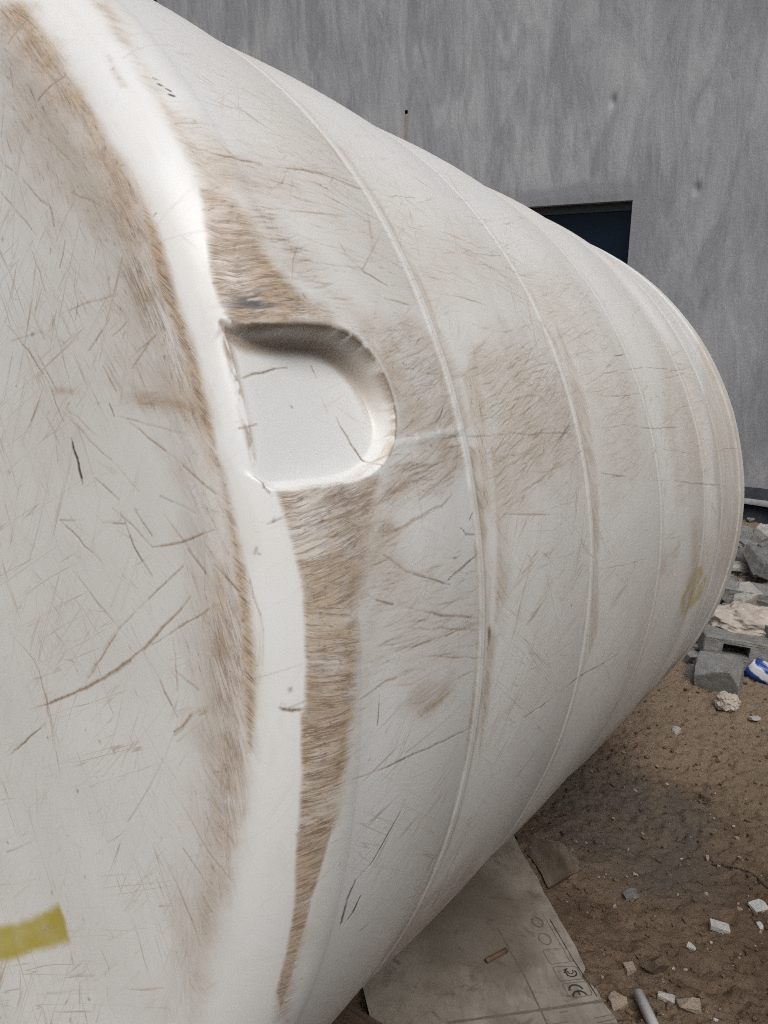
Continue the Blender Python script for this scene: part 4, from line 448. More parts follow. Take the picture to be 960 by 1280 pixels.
base = RHO[rs].copy(); kk = .005; RHO[rs] = base - k_ * kk * np.log1p(np.exp(np.clip((base - target) / kk, -30, 30)))
lip = np.exp(-((rd + .008) / .008) ** 2) * sstep(.2, .9, tt_) * (AV[rs] > .95)
RHO[rs] += .0035 * lip
m_in = sstep(-.002, .004, rd)
floor_m = sstep(.008, .022, rd)
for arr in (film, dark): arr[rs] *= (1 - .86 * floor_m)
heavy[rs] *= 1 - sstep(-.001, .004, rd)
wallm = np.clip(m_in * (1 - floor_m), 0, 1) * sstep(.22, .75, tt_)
top_shade = sstep(.55, 1.0, tt_); over(film, rs, wallm * .66 * (AV[rs] > .93)); over(dark, rs, wallm * (.30 + .6 * top_shade) * (AV[rs] > .93))  # pocket's shade painted in with the grime, darkest at the top
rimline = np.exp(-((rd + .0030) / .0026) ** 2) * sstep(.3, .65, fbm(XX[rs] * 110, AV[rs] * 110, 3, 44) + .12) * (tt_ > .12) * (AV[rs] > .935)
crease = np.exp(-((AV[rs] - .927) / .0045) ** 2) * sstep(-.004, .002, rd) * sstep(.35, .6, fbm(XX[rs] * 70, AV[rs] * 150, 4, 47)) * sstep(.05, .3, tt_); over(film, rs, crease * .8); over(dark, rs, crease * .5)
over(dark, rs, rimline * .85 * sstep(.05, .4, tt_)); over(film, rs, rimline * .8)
hgt[rs] *= (1 - .8 * floor_m)
draw(FLOOR_STROKES)
# seam running from the pocket to the first rib, a scraped white ridge
for p, q_ in zip(SEAM, SEAM[1:]):
    s2, d_, sp = segment(p, q_, .005); g = np.exp(-d_ ** 2); film[s2] *= (1 - .75 * g); heavy[s2] *= (1 - .8 * g); dark[s2] *= (1 - .7 * g); hgt[s2] += (.0007 * g).astype(np.float32)
# rib crowns are scraped clean
for sr in RIBS:
    j = np.exp(-((AV - S0 - sr) / .0088) ** 4) * (AV > FLAT + ARC)
    keepm = .82 * j * (.6 + .5 * vnoise(TH * 60, AV * 30, 2)); film *= (1 - keepm); dark *= (1 - keepm); heavy *= (1 - keepm)
# grime caught on both sides of the ribs, and a thin grey wash running round the tank
band = np.zeros_like(film)
for k, sr in enumerate(RIBS):
    e = np.exp(-((np.abs(AV - S0 - sr) - .017) / .006) ** 2) * (AV > FLAT + ARC); band += e * (.42, .30, .2, .22)[k]
over(film, (slice(None), slice(None)), band * sstep(.42, .75, fbm(TH * 18, AV * 60, 4, 55)) * 1.5)
film += .10 * sstep(.5, .85, fbm(TH * 1.4, AV * 14, 4, 66)) + .05 * sstep(.4, .8, fbm(TH * 5, AV * 5, 4, 67))
# cream coloured weathering on top
wash = sstep(.90, 1.25, TH + .10 * (fbm(TH * 3, AV * 4, 3, 71) - .5)) * (AV > FLAT + ARC)
wash = np.maximum(wash, .36 * sstep(.90, .82, AV) * (.6 + .8 * fbm(SU * 3, SV * 3, 3, 72))); wash = np.maximum(wash, (AV > FLAT + ARC) * .20 * sstep(1.0, 1.15, AV) * (.4 + 1.2 * fbm(SU * 4, SV * 4, 3, 73)))
rimz = sstep(.86, .90, AV) * sstep(1.03, .99, AV); wash = np.maximum(wash, .22 * rimz * sstep(.3, .7, fbm(SU * 9, SV * 9, 4, 74)))
film = np.maximum(film, .16 * rimz * sstep(.52, .80, fbm(TH * 9, AV * 40, 5, 76)))
wash[rs] *= 1 - sstep(0, .004, rd)
# low wave of a hand-moulded shell
hgt += (.004 * (fbm(TH * 4, AV * 4, 2, 90) - .5)).astype(np.float32)
smd = np.exp(-((((TH - SMUDGE[0][0]) * R) / .011) ** 2 + ((AV - SMUDGE[0][1]) / .024) ** 2)); smd = np.clip(smd * sstep(.36, .62, fbm(XX * 330, AV * 50, 3, 14)) * 1.0, 0, 1)
def painted(poly, soft, seed):
    out = np.zeros_like(film); sl = poly_window(poly, soft * 2); s = inside(poly, sl)
    out[sl] = sstep(-soft, soft, s + soft * .7 * (fbm(SU[sl] * 60, SV[sl] * 60, 4, seed) - .5)) * (.75 + .4 * fbm(SU[sl] * 26, SV[sl] * 26, 3, seed + 3)); return out
paint = painted(PAINT, .007, 31) + .6 * painted(PAINT_FAR, .012, 37) * (fbm(XX * 30, AV * 30, 3, 18) > .42)
scuff = 1 - .85 * sstep(.875, .905, AV) * sstep(1.06, 1.0, AV); scuff *= 1 - .55 * sstep(.75, 1.05, TH) * (AV > 1); scuff[rs] *= 1 - .75 * sstep(0, .004, rd)
NR = np.repeat(nr[None], nT, 0); NS = np.repeat(ns[None], nT, 0)
rr = RHO + hgt * NR; ss_ = np.repeat(sa[None], nT, 0) + hgt * NS
# the flat end has sunk in a little towards its middle
ss_ = ss_ + .012 * sstep(FLAT, .2, AV) + np.where(AV < FLAT, .004 * sstep(FLAT, FLAT - .2, AV) * (fbm(np.cos(TH) * AV * 3 + 9, np.sin(TH) * AV * 3 + 9, 2, 95) - .5), 0)
co = (A0[None, None] + D[None, None] * ss_[..., None] + (np.cos(TH) * rr)[..., None] * E1 + (np.sin(TH) * rr)[..., None] * E2).reshape(-1, 3)
Q = grid_quads(nT, nA, True)
ca = AV.ravel()[Q].mean(1); cs = ca - S0
rdist = np.full((nT, nA), -1.0); rdist[rs] = rd; crec = rdist.ravel()[Q].min(1) > -.0005
AT = {'film': np.clip(film, 0, 1).ravel(), 'dark': dark.ravel(), 'cut': cut.ravel(), 'paint': np.clip(paint, 0, 1).ravel(), 'smudge': smd.ravel(), 'wash': wash.ravel(), 'heavy': heavy.ravel(), 'scuff': scuff.ravel(), 'hatch_u': HU.ravel(), 'hatch_v': HV.ravel(), 'flat_u': SU.ravel(), 'flat_v': SV.ravel()}

M_tank, t, b = newmat('white_polyethylene')
nf = nnoise(t, 520, 3, .6); nm = nnoise(t, 60, 5, .65); nl = nnoise(t, 3.0, 4, .5)
c = mix(t, ramp(t, nl, [(.3, 0), (.7, 1)]), (.73, .738, .712), (.78, .79, .768))
c = mix(t, math_(t, 'MULTIPLY', attr(t, 'wash'), .75), c, (.72, .675, .57))
c = mix(t, math_(t, 'MULTIPLY', attr(t, 'paint'), .95), c, (.46, .38, .03))
def lane(au, av_, fu, fv, rot=0.0, detail=2.0, rough=.5, dist=0.0, seed=0.0):
    cb = t.nodes.new('ShaderNodeCombineXYZ'); t.links.new(attr(t, au), cb.inputs[0]); t.links.new(attr(t, av_), cb.inputs[1])
    m0 = t.nodes.new('ShaderNodeMapping'); m0.inputs['Rotation'].default_value = (0, 0, rot); t.links.new(cb.outputs[0], m0.inputs[0])
    m1 = t.nodes.new('ShaderNodeMapping'); m1.inputs['Scale'].default_value = (fu, fv, 1); m1.inputs['Location'].default_value = (seed, seed * 1.7, seed * .3); t.links.new(m0.outputs[0], m1.inputs[0])
    n = t.nodes.new('ShaderNodeTexNoise'); n.inputs['Scale'].default_value = 1; n.inputs['Detail'].default_value = detail; n.inputs['Roughness'].default_value = rough; n.inputs['Distortion'].default_value = dist
    t.links.new(m1.outputs[0], n.inputs['Vector']); return n.outputs[0]
def hair(n, w):             # thin contour lines of a stretched noise: long, wavering hairlines
    return ramp(t, math_(t, 'ABSOLUTE', math_(t, 'SUBTRACT', n, .5)), [(0, 1), (w, 0)])
heavy_ = attr(t, 'heavy')
patch = ramp(t, lane('hatch_u', 'hatch_v', 22, 60, 0, 3, .6, 0, 3), [(.32, .25), (.58, 1)])
h1 = math_(t, 'MULTIPLY', hair(lane('hatch_u', 'hatch_v', 6, 80, 0, 4, .62, 0, 1), .036), patch)
h2 = math_(t, 'MULTIPLY', hair(lane('hatch_u', 'hatch_v', 9, 150, -.04, 4, .66, 0, 5), .050), ramp(t, lane('hatch_u', 'hatch_v', 30, 45, 0, 3, .6, 0, 8), [(.38, 0), (.58, .9)]))
h3 = math_(t, 'MULTIPLY', hair(lane('hatch_u', 'hatch_v', 12, 120, .07, 4, .66, 0, 12), .036), ramp(t, lane('hatch_u', 'hatch_v', 18, 30, 0, 3, .6, 0, 15), [(.44, 0), (.60, .95)]))
grit = math_(t, 'MULTIPLY', ramp(t, lane('hatch_u', 'hatch_v', 190, 520, .1, 3, .7, 0, 40), [(.54, 0), (.66, .95)]), ramp(t, lane('hatch_u', 'hatch_v', 34, 50, 0, 4, .65, 0, 44), [(.38, .1), (.60, 1)]))
lines = math_(t, 'MAXIMUM', grit, math_(t, 'MAXIMUM', h1, math_(t, 'MAXIMUM', h2, h3)))
bare = ramp(t, lane('hatch_u', 'hatch_v', 12, 190, .04, 6, .72, 0, 21), [(.54, 1), (.72, .82)])
streak = ramp(t, lane('hatch_u', 'hatch_v', 40, 420, 0, 5, .72, 0, 25), [(.30, .92), (.70, 1.06)])
# single hairline scratches over the whole shell, in four directions
loose = None
for k, (rot, fu, fv, w, lo) in enumerate(((.35, 2.0, 52, .014, .42), (-.60, 2.4, 62, .013, .43), (1.05, 2.2, 55, .013, .43), (.72, 3.4, 110, .012, .47))):
    hk = math_(t, 'MULTIPLY', hair(lane('flat_u', 'flat_v', fu, fv, rot + math.pi / 2, 2, .5, .1, 31 + k * 7), w), ramp(t, lane('flat_u', 'flat_v', 5, 24, rot + math.pi / 2, 3, .6, 0, 90 + k * 5), [(lo, 0), (lo + .12, .9)]))
    loose = hk if loose is None else math_(t, 'MAXIMUM', loose, hk)
loose = math_(t, 'MULTIPLY', loose, attr(t, 'scuff'))
loose = math_(t, 'MULTIPLY', loose, ramp(t, lane('flat_u', 'flat_v', 4.5, 4.5, 0, 3, .6, 0, 140), [(.36, .12), (.60, 1)]))
film_ = attr(t, 'film')
fm = math_(t, 'MULTIPLY', mix(t, heavy_, (1, 1, 1), math_(t, 'MULTIPLY', bare, streak)), ramp(t, nm, [(.3, .72), (.7, 1.1)]))
fl = math_(t, 'MULTIPLY', film_, fm, True)
fl = math_(t, 'MAXIMUM', fl, math_(t, 'MULTIPLY', loose, .85))
tan = mix(t, ramp(t, nm, [(.35, 0), (.65, 1)]), (.395, .272, .160), (.475, .350, .222))
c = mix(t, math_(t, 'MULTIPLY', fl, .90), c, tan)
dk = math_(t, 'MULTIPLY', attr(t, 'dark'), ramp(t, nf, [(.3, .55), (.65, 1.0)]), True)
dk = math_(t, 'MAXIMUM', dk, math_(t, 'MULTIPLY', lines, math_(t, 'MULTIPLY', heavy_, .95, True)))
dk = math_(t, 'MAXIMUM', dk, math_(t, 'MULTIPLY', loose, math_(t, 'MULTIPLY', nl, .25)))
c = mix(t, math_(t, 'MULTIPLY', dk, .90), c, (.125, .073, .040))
c = mix(t, math_(t, 'MULTIPLY', attr(t, 'smudge'), .85), c, (.04, .05, .075))
c = mix(t, math_(t, 'MULTIPLY', attr(t, 'cut'), .85), c, (.055, .038, .030))
t.links.new(c, b.inputs['Base Color'])
rgh = math_(t, 'ADD', .32, math_(t, 'MULTIPLY', fl, .5), True); t.links.new(rgh, b.inputs['Roughness'])
b.inputs['Specular IOR Level'].default_value = .45
hb = math_(t, 'MULTIPLY', math_(t, 'MULTIPLY', attr(t, 'film'), nf), .8)
bump(t, b, hb, .35, .0010)

base_pt = A0 - E2 * R + D * 1.0
tank = empty('water_tank', base_pt)
tag(tank, 'large scratched white plastic water tank lying on its side', 'water tank')
isrib = np.zeros(len(Q), int)
for k, sr in enumerate(RIBS): isrib[(np.abs(cs - sr) < .0145)] = k + 1
p_end = ca < FLAT; p_edge = (ca >= FLAT) & (ca < FLAT + ARC) & ~crec
p_far = (cs > 1.80) & (cs < SEND); p_dome = cs >= SEND
p_side = (ca >= FLAT + ARC) & (cs <= 1.80) & ~crec & (isrib == 0)
def tpart(name, mask, parent):
    o = link(name, submesh(name, co, Q, mask, AT, base_pt), M_tank, parent); return o
tag(tpart('end_panel', p_end, tank), 'flat round end panel with yellow paint mark')
tpart('rounded_edge', p_edge, tank)
side = tpart('side_wall', p_side, tank)
for k in range(4): tpart('rib', (isrib == k + 1) & ~crec, side)
tag(tpart('outlet_recess', crec, tank), 'D shaped moulded pocket with a clean white floor')
tpart('end_flange', p_far, tank); tpart('domed_top', p_dome, tank)
del film, dark, cut, hgt, RHO, rr, ss_, XX, TH, AV, LOCR, NR, NS

# ------------------------------------------------------------------ cardboard sheet under the tank
M_card, t, b = newmat('dirty_cardboard')
n1 = nnoise(t, 5, 6, .65); n2 = nnoise(t, 60, 4, .6, (1, .25, 1)); n3 = nnoise(t, 16, 6, .7, dist=.7)
c = mix(t, ramp(t, n1, [(.35, 0), (.65, 1)]), (.225, .198, .160), (.315, .288, .245))
c = mix(t, math_(t, 'MULTIPLY', attr(t, 'stain'), .55), c, (.088, .070, .050))
c = mix(t, ramp(t, n3, [(.54, 0), (.68, .8)]), c, (.115, .093, .070))
c = mix(t, ramp(t, n3, [(.24, .7), (.36, 0)]), c, (.40, .38, .35))
c = mix(t, ramp(t, n2, [(.35, .35), (.5, 0)]), c, (.15, .125, .10))
t.links.new(c, b.inputs['Base Color']); b.inputs['Roughness'].default_value = .9; b.inputs['Specular IOR Level'].default_value = .15
bump(t, b, math_(t, 'ADD', n2, n3), .3, .002)
M_ink = simple('faded_ink', (.022, .02, .018), (.045, .04, .036), 120, .9, 0)
M_inkpale = simple('worn_ink', (.10, .09, .077), (.17, .152, .13), 150, .9, 0)
def card_z(x, y): return ground_z(x, y, False) + .026 + .006 * (vnoise(np.asarray(x) * 5, np.asarray(y) * 5, 77) - .5)
def on_card(px, py, lift=.0008):
    d = ray_dir(px, py); tt = np.linspace(1.0, 4, 9000); P = np.array(CAM) + d * tt[:, None]
    i = int((P[:, 2] < card_z(P[:, 0], P[:, 1])).argmax()); p = P[i].copy(); p[2] = float(card_z(p[0], p[1])) + lift; return p
cA = on_card(798, 1330); cB = on_card(644, 1047); cB = cB + (cB - cA) * .22
cD = on_card(480, 1345); v = on_card(455, 1240) - cD; cC = cD + v / np.linalg.norm(v) * np.linalg.norm(cB - cA) * .85
nu, nv = 70, 110
us = np.linspace(0, 1, nu); vs_ = np.linspace(0, 1, nv); UUc, VVc = np.meshgrid(us, vs_, indexing='ij')
pl = ((1 - UUc) * (1 - VVc))[..., None] * cD + (UUc * (1 - VVc))[..., None] * cA + (UUc * VVc)[..., None] * cB + ((1 - UUc) * VVc)[..., None] * cC
edge_dir = (cA - cD) / np.linalg.norm(cA - cD)                  # slightly torn right hand edge
tear = .012 * (fbm(VVc * 14, VVc * 0, 3, 5) - .5) - .022 * sstep(.04, 0, np.abs(VVc - .235)) * sstep(.0, .05, VVc - .19)
pl = pl + (tear * sstep(.85, 1, UUc))[..., None] * edge_dir
pl[..., 2] = card_z(pl[..., 0], pl[..., 1])
sp_ = on_card(575, 1150); sp2 = on_card(520, 1235); fb_ = fbm(pl[..., 0] * 9, pl[..., 1] * 9, 5, 63) - .5
stain = np.maximum(sstep(1.2, .5, np.hypot((pl[..., 0] - sp_[0]) / .21, (pl[..., 1] - sp_[1]) / .30) + 1.5 * fb_), .35 * sstep(.05, .2, fb_))
lowr = pl.copy(); lowr[..., 2] -= .005
n_ = nu * nv; q1 = grid_quads(nu, nv); q2 = q1[:, ::-1] + n_
brd = [i * nv for i in range(nu)] + [(nu - 1) * nv + j for j in range(1, nv)] + [i * nv + nv - 1 for i in range(nu - 2, -1, -1)] + [j for j in range(nv - 2, 0, -1)]
q3 = np.array([[a_, b_, b_ + n_, a_ + n_] for a_, b_ in zip(brd, brd[1:] + brd[:1])])
org = (cA + cB + cC + cD) / 4
card = empty('cardboard_sheet', org); tag(card, 'flattened dirty grey cardboard printed with a CE mark lying under the tank', 'cardboard')
cm = mesh_np('sheet', np.concatenate([pl.reshape(-1, 3), lowr.reshape(-1, 3)]) - org, np.concatenate([q1, q2, q3]), False, {'stain': np.concatenate([stain.ravel(), stain.ravel()])})
link('sheet', cm, M_card, card)
def ink_strip(name, pts, w, mat, lift=.0011):
    bm = bmesh.new(); P = []
    for p, q_ in zip(pts, pts[1:]):
        for k in range(12): P.append((p[0] + (q_[0] - p[0]) * k / 12, p[1] + (q_[1] - p[1]) * k / 12))
    P.append(pts[-1]); W = [on_card(*p, lift) - org for p in P]; prev = None
    for k, p in enumerate(W):
        d = W[min(k + 1, len(W) - 1)] - W[max(k - 1, 0)]; s = np.array([-d[1], d[0], 0]); s /= np.linalg.norm(s) + 1e-9; ww = w * (.6 + .6 * random.random())
        cur = (bm.verts.new(p + s * ww / 2), bm.verts.new(p - s * ww / 2))
        if prev: bm.faces.new([prev[0], prev[1], cur[1], cur[0]])
        prev = cur
    return obj_bm(name, bm, mat, card)
def box_pts(a_, b_, c_, d_, r=.16):
    P = [np.array(p, float) for p in (a_, b_, c_, d_)]; out = []
    for k in range(4):
        p, pv, nx = P[k], P[k - 1], P[(k + 1) % 4]; s, e = p + (pv - p) * r, p + (nx - p) * r
        for f in np.linspace(0, 1, 4): out.append(tuple((1 - f) ** 2 * s + 2 * f * (1 - f) * p + f * f * e))
    return out + [out[0]]
def printed(txt, name, quad, mat):
    """lettering laid into a four cornered patch of the sheet: quad = start-low, end-low, end-high, start-high"""
    cu = bpy.data.curves.new(name, 'FONT'); cu.body = txt; cu.size = 1
    tmp = bpy.data.objects.new(name, cu); COL.objects.link(tmp)
    dg = bpy.context.evaluated_depsgraph_get(); me = bpy.data.meshes.new_from_object(tmp.evaluated_get(dg)); bpy.data.objects.remove(tmp)
    V = np.array([v.co for v in me.vertices]); lo = V.min(0); hi = V.max(0); Q4 = [on_card(*p, .0013) - org for p in quad]
    for v in me.vertices:
        s = (v.co.x - lo[0]) / (hi[0] - lo[0]); r = (v.co.y - lo[1]) / (hi[1] - lo[1])
        v.co = (1 - s) * (1 - r) * Q4[0] + s * (1 - r) * Q4[1] + s * r * Q4[2] + (1 - s) * r * Q4[3]
    return link(name, me, mat, card)
ink_strip('printed_frame', box_pts((702, 1230), (733, 1227), (741, 1244), (713, 1248)), .0016, M_inkpale)
ink_strip('printed_frame', box_pts((690, 1209), (720, 1208), (729, 1224), (700, 1227)), .0016, M_inkpale)
ink_strip('printed_frame', box_pts((678, 1188), (708, 1185), (717, 1202), (688, 1206)), .0013, M_inkpale)
# the C and the E, both lying on their sides
def arc_px(cx, cy, ux, uy, vx, vy, a0, a1, n=12):
    return [(cx + ux * math.cos(a_) + vx * math.sin(a_), cy + uy * math.cos(a_) + vy * math.sin(a_)) for a_ in np.linspace(a0, a1, n)]
R_ = math.radians
ink_strip('printed_letter', arc_px(720.5, 1238.0, 8.0, -1.2, 4.0, 6.4, R_(180), R_(360)), .0042, M_ink)
ink_strip('printed_letter', arc_px(725.5, 1245.5, 8.0, -1.2, 4.0, 6.4, R_(180), R_(360)), .0042, M_ink)
ink_strip('printed_letter', [(722.3, 1239.3), (725.2, 1244.3)], .0036, M_ink)
ink_strip('printed_letter', [(704, 1213.5), (709, 1211), (705, 1216.5), (710.5, 1214.5)], .003, M_ink)
ink_strip('printed_emblem', arc_px(714, 1216.5, 6.2, -.8, 2.6, 4.6, R_(-30), R_(190)), .0034, M_ink)
ink_strip('printed_emblem', arc_px(713, 1215.0, 3.2, -.4, 1.4, 2.6, R_(-30), R_(190)), .0026, M_ink)
ink_strip('printed_emblem', arc_px(681, 1174, 7, -.8, 4, 7, R_(0), R_(360)), .003, M_inkpale)
ink_strip('printed_emblem', arc_px(672, 1153, 6, -.8, 3.5, 6, R_(0), R_(360)), .005, M_inkpale)
printed('RM', 'printed_text', ((734, 1222), (743, 1236), (748, 1234), (740, 1219)), M_inkpale)
ink_strip('printed_line', [(687, 1149), (716, 1199), (746.5, 1246)], .0024, M_ink)
ink_strip('printed_line', [(678, 1142), (706, 1190), (712, 1202)], .0011, M_inkpale)
ink_strip('fold_line', [(560, 1279), (640, 1268), (757, 1251)], .007, M_inkpale)
ink_strip('fold_line', [(622, 1160), (657, 1223), (682, 1276), (690, 1292)], .0035, M_inkpale)
for a_, b_ in (((743, 1273), (768, 1268)), ((747, 1279), (772, 1273)), ((734, 1283), (776, 1279)), ((690, 1281), (711, 1277)), ((752, 1287), (781, 1284)), ((700, 1266), (710, 1264))): ink_strip('printed_line', [a_, b_], .0022, M_inkpale)

# reddish stub on the cardboard, timber under the tank, plastic scrap, pipe, wire
def tube(path, r, n=10, cap=True, inner=None):
    bm = bmesh.new(); rings = []; P = [np.array(p, float) for p in path]
    def ring_at(k, rad):
        d = P[min(k + 1, len(P) - 1)] - P[max(k - 1, 0)]; d /= np.linalg.norm(d); s = np.cross(d, [0, 0, 1.]); s /= np.linalg.norm(s) + 1e-9; u = np.cross(s, d)
        return [bm.verts.new(P[k] + rad * (math.cos(a_) * s + math.sin(a_) * u)) for a_ in np.linspace(0, 2 * math.pi, n, endpoint=False)]
    rings = [ring_at(k, r if not hasattr(r, '__len__') else r[k]) for k in range(len(P))]
    for r0, r1 in zip(rings, rings[1:]):
        for k in range(n): bm.faces.new([r0[k], r0[(k + 1) % n], r1[(k + 1) % n], r1[k]])
    if inner:
        ins = [ring_at(k, inner) for k in range(len(P))]
        for r0, r1 in zip(ins, ins[1:]):
            for k in range(n): bm.faces.new([r0[k], r1[k], r1[(k + 1) % n], r0[(k + 1) % n]])
        for k in range(n):
            bm.faces.new([rings[0][k], ins[0][k], ins[0][(k + 1) % n], rings[0][(k + 1) % n]])
            bm.faces.new([rings[-1][k], rings[-1][(k + 1) % n], ins[-1][(k + 1) % n], ins[-1][k]])
    elif cap: bm.faces.new(rings[0][::-1]); bm.faces.new(rings[-1])
    bmesh.ops.recalc_face_normals(bm, faces=bm.faces[:]); return bm
M_stub = simple('red_brown_paper', (.10, .055, .036), (.17, .10, .07), 60, .8, .3, .001)
p0, p1 = on_card(608, 1204, .006), on_card(633, 1190, .006)
tag(obj_bm('paper_stub', tube([p0, p0 * .7 + p1 * .3 + np.array([0, 0, .001]), p0 * .3 + p1 * .7, p1], .0058, 12, True), M_stub, None, True), 'small reddish brown rolled stub lying on the cardboard', 'litter')
M_timber = simple('damp_timber', (.05, .033, .021), (.11, .076, .05), 12, .9, .6, .006, stretch=(1, 8, 8))
def box_bm(sx, sy, sz, bev=.004, seed=None):
    bm = bmesh.new(); bmesh.ops.create_cube(bm, size=1); bmesh.ops.scale(bm, vec=(sx, sy, sz), verts=bm.verts)
    if bev: bmesh.ops.bevel(bm, geom=bm.edges[:], offset=bev, segments=2, affect='EDGES')
    return bm
tp = at(452, 1300)[0]; tl = np.array([tp.x, tp.y]) - HW * .28 - HD * .02
sb = (tl @ HD - u_near); ztop = z_near + sb * z_slope - .004; zg = float(ground_z(tl[0], tl[1], False)) - .02
o = obj_bm('timber_plank', box_bm(.66, .10, ztop - zg), M_timber); o.location = (tl[0], tl[1], (ztop + zg) / 2); o.rotation_euler = (0, 0, math.atan2(HW[1], HW[0]))
tag(o, 'dark timber plank wedged under the near end of the tank', 'plank')
M_film, t, b = newmat('dirty_plastic_film')
n1 = nnoise(t, 18, 5, .6, (1, .3, 1)); t.links.new(mix(t, ramp(t, n1, [(.35, 0), (.65, 1)]), (.075, .056, .040), (.15, .125, .098)), b.inputs['Base Color'])
b.inputs['Roughness'].default_value = .45; b.inputs['Specular IOR Level'].default_value = .4; bump(t, b, n1, .6, .006)
fp = [at(*p)[0] for p in ((640, 1042), (706, 1060), (727, 1090), (687, 1114))]
ns_ = 36; S_, T_ = np.meshgrid(np.linspace(0, 1, ns_), np.linspace(0, 1, ns_), indexing='ij')
F4 = [np.array(p) for p in fp]
G = ((1 - S_) * (1 - T_))[..., None] * F4[0] + (S_ * (1 - T_))[..., None] * F4[1] + (S_ * T_)[..., None] * F4[2] + ((1 - S_) * T_)[..., None] * F4[3]
G[..., :2] += (.02 * (fbm(S_ * 4, T_ * 4, 3, 3) - .5))[..., None]
G[..., 2] = ground_z(G[..., 0], G[..., 1], False) + .004 + .012 * fbm((S_ + .25 * T_) * 9, T_ * 2.2, 3, 9) - .004 * sstep(.8, 1, T_)
G2 = G.copy(); G2[..., 2] -= .001; nn = ns_ * ns_; q1 = grid_quads(ns_, ns_)
brd = [i * ns_ for i in range(ns_)] + [(ns_ - 1) * ns_ + j for j in range(1, ns_)] + [i * ns_ + ns_ - 1 for i in range(ns_ - 2, -1, -1)] + [j for j in range(ns_ - 2, 0, -1)]
q3 = np.array([[a_, b_, b_ + nn, a_ + nn] for a_, b_ in zip(brd, brd[1:] + brd[:1])])
tag(link('plastic_scrap', mesh_np('plastic_scrap', np.concatenate([G.reshape(-1, 3), G2.reshape(-1, 3)]), np.concatenate([q1, q1[:, ::-1] + nn, q3])), M_film), 'crumpled dirty plastic film beside the far edge of the cardboard', 'plastic film')
M_pvc = simple('white_pvc', (.70, .71, .72), (.78, .785, .79), 8, .4, 0)
p0 = np.array(at(797, 1248)[0]); p1 = np.array(at(832, 1320)[0]); p1 = p0 + (p1 - p0) / np.linalg.norm(p1 - p0) * .42; p0[2] += .016; p1[2] = float(ground_z(p1[0], p1[1])) + .016
tag(obj_bm('plastic_pipe', tube([p0, (p0 + p1) / 2, p1], .0125, 20, False, .0095), M_pvc, None, True), 'short white plastic pipe lying on the soil beside the cardboard', 'pipe')
M_wire = simple('black_wire', (.018, .016, .015), (.035, .03, .028), 40, .6, 0)
wp = []
for px, py in ((888, 1082), (905, 1083), (920, 1086), (935, 1090), (946, 1098), (954, 1107), (966, 1116), (985, 1122)):
    p = np.array(at(px, py)[0]); p[2] += .003; wp.append(p)
tag(obj_bm('wire', tube(wp, .0022, 6), M_wire, None, True), 'thin dark wire half buried in the soil at the right', 'wire')

# ------------------------------------------------------------------ stones, chips and rubble
def stone_mat(name, c1, c2, sc=24, dust=.35):
    m, t, b = newmat(name); n1 = nnoise(t, sc, 6, .65); n2 = nnoise(t, sc * 5, 4, .7); n3 = nnoise(t, sc * .4, 4, .6)
    c = mix(t, ramp(t, n1, [(.35, 0), (.65, 1)]), c1, c2); c = mix(t, ramp(t, n2, [(.58, 0), (.72, .6)]), c, tuple(v * .45 for v in c1))
    c = mix(t, ramp(t, n3, [(.45, 0), (.7, dust)]), c, (.20, .155, .115))
    t.links.new(c, b.inputs['Base Color']); b.inputs['Roughness'].default_value = .92; b.inputs['Specular IOR Level'].default_value = .2
    bump(t, b, math_(t, 'ADD', n1, n2), .7, .006); return m
M_gray = stone_mat('grey_concrete', (.17, .172, .165), (.27, .27, .258)); M_darkg = stone_mat('dark_concrete', (.115, .115, .112), (.20, .20, .195))
M_pale = stone_mat('pale_mortar', (.33, .32, .29), (.45, .435, .40)); M_beige = stone_mat('beige_stone', (.27, .22, .165), (.36, .30, .235), 40, .2)
M_white = stone_mat('white_chip', (.37, .36, .335), (.48, .47, .44), 30, .1); M_brown = stone_mat('brown_stone', (.10, .072, .052), (.16, .12, .09), 40)
def chunk_bm(dims, seed, cuts=6, rough=.03, sub=3, keep=.34):
    r = random.Random(seed); bm = bmesh.new(); bmesh.ops.create_cube(bm, size=1)
    for k in range(cuts):
        n = Vector((r.uniform(-1, 1), r.uniform(-1, 1), r.uniform(-1, 1))).normalized(); d = r.uniform(keep, keep + .22)
        g = bm.verts[:] + bm.edges[:] + bm.faces[:]
        res = bmesh.ops.bisect_plane(bm, geom=g, plane_co=n * d, plane_no=n, clear_outer=True)
        ed = [e for e in res['geom_cut'] if isinstance(e, bmesh.types.BMEdge)]
        if ed:
            try: bmesh.ops.edgeloop_fill(bm, edges=ed)
            except Exception: pass
    bmesh.ops.bevel(bm, geom=bm.edges[:], offset=.022, segments=1, affect='EDGES')
    bmesh.ops.triangulate(bm, faces=bm.faces[:])
    if sub: bmesh.ops.subdivide_edges(bm, edges=bm.edges[:], cuts=sub, use_grid_fill=True)
    for v in bm.verts:
        nz = mnoise.fractal(v.co * 4 + Vector((seed, seed * 2, 0)), .8, 2.0, 5); n5 = mnoise.ridged_multi_fractal(v.co * 7 + Vector((seed, 1, 0)), .9, 2.1, 4, 1, 2) - 1.0
        v.co += v.co.normalized() * (nz * rough * 1.5 - abs(n5) * rough * .5)
    bmesh.ops.scale(bm, vec=dims, verts=bm.verts); bmesh.ops.recalc_face_normals(bm, faces=bm.faces[:]); return bm
def place(o, px, py, h, sink=.18, rot=(0, 0, 0), up=0.0):
    p = at(px, py)[0]; o.location = (p.x, p.y, p.z + h * (.5 - sink) + up); o.rotation_euler = [math.radians(a_) for a_ in rot]; return o
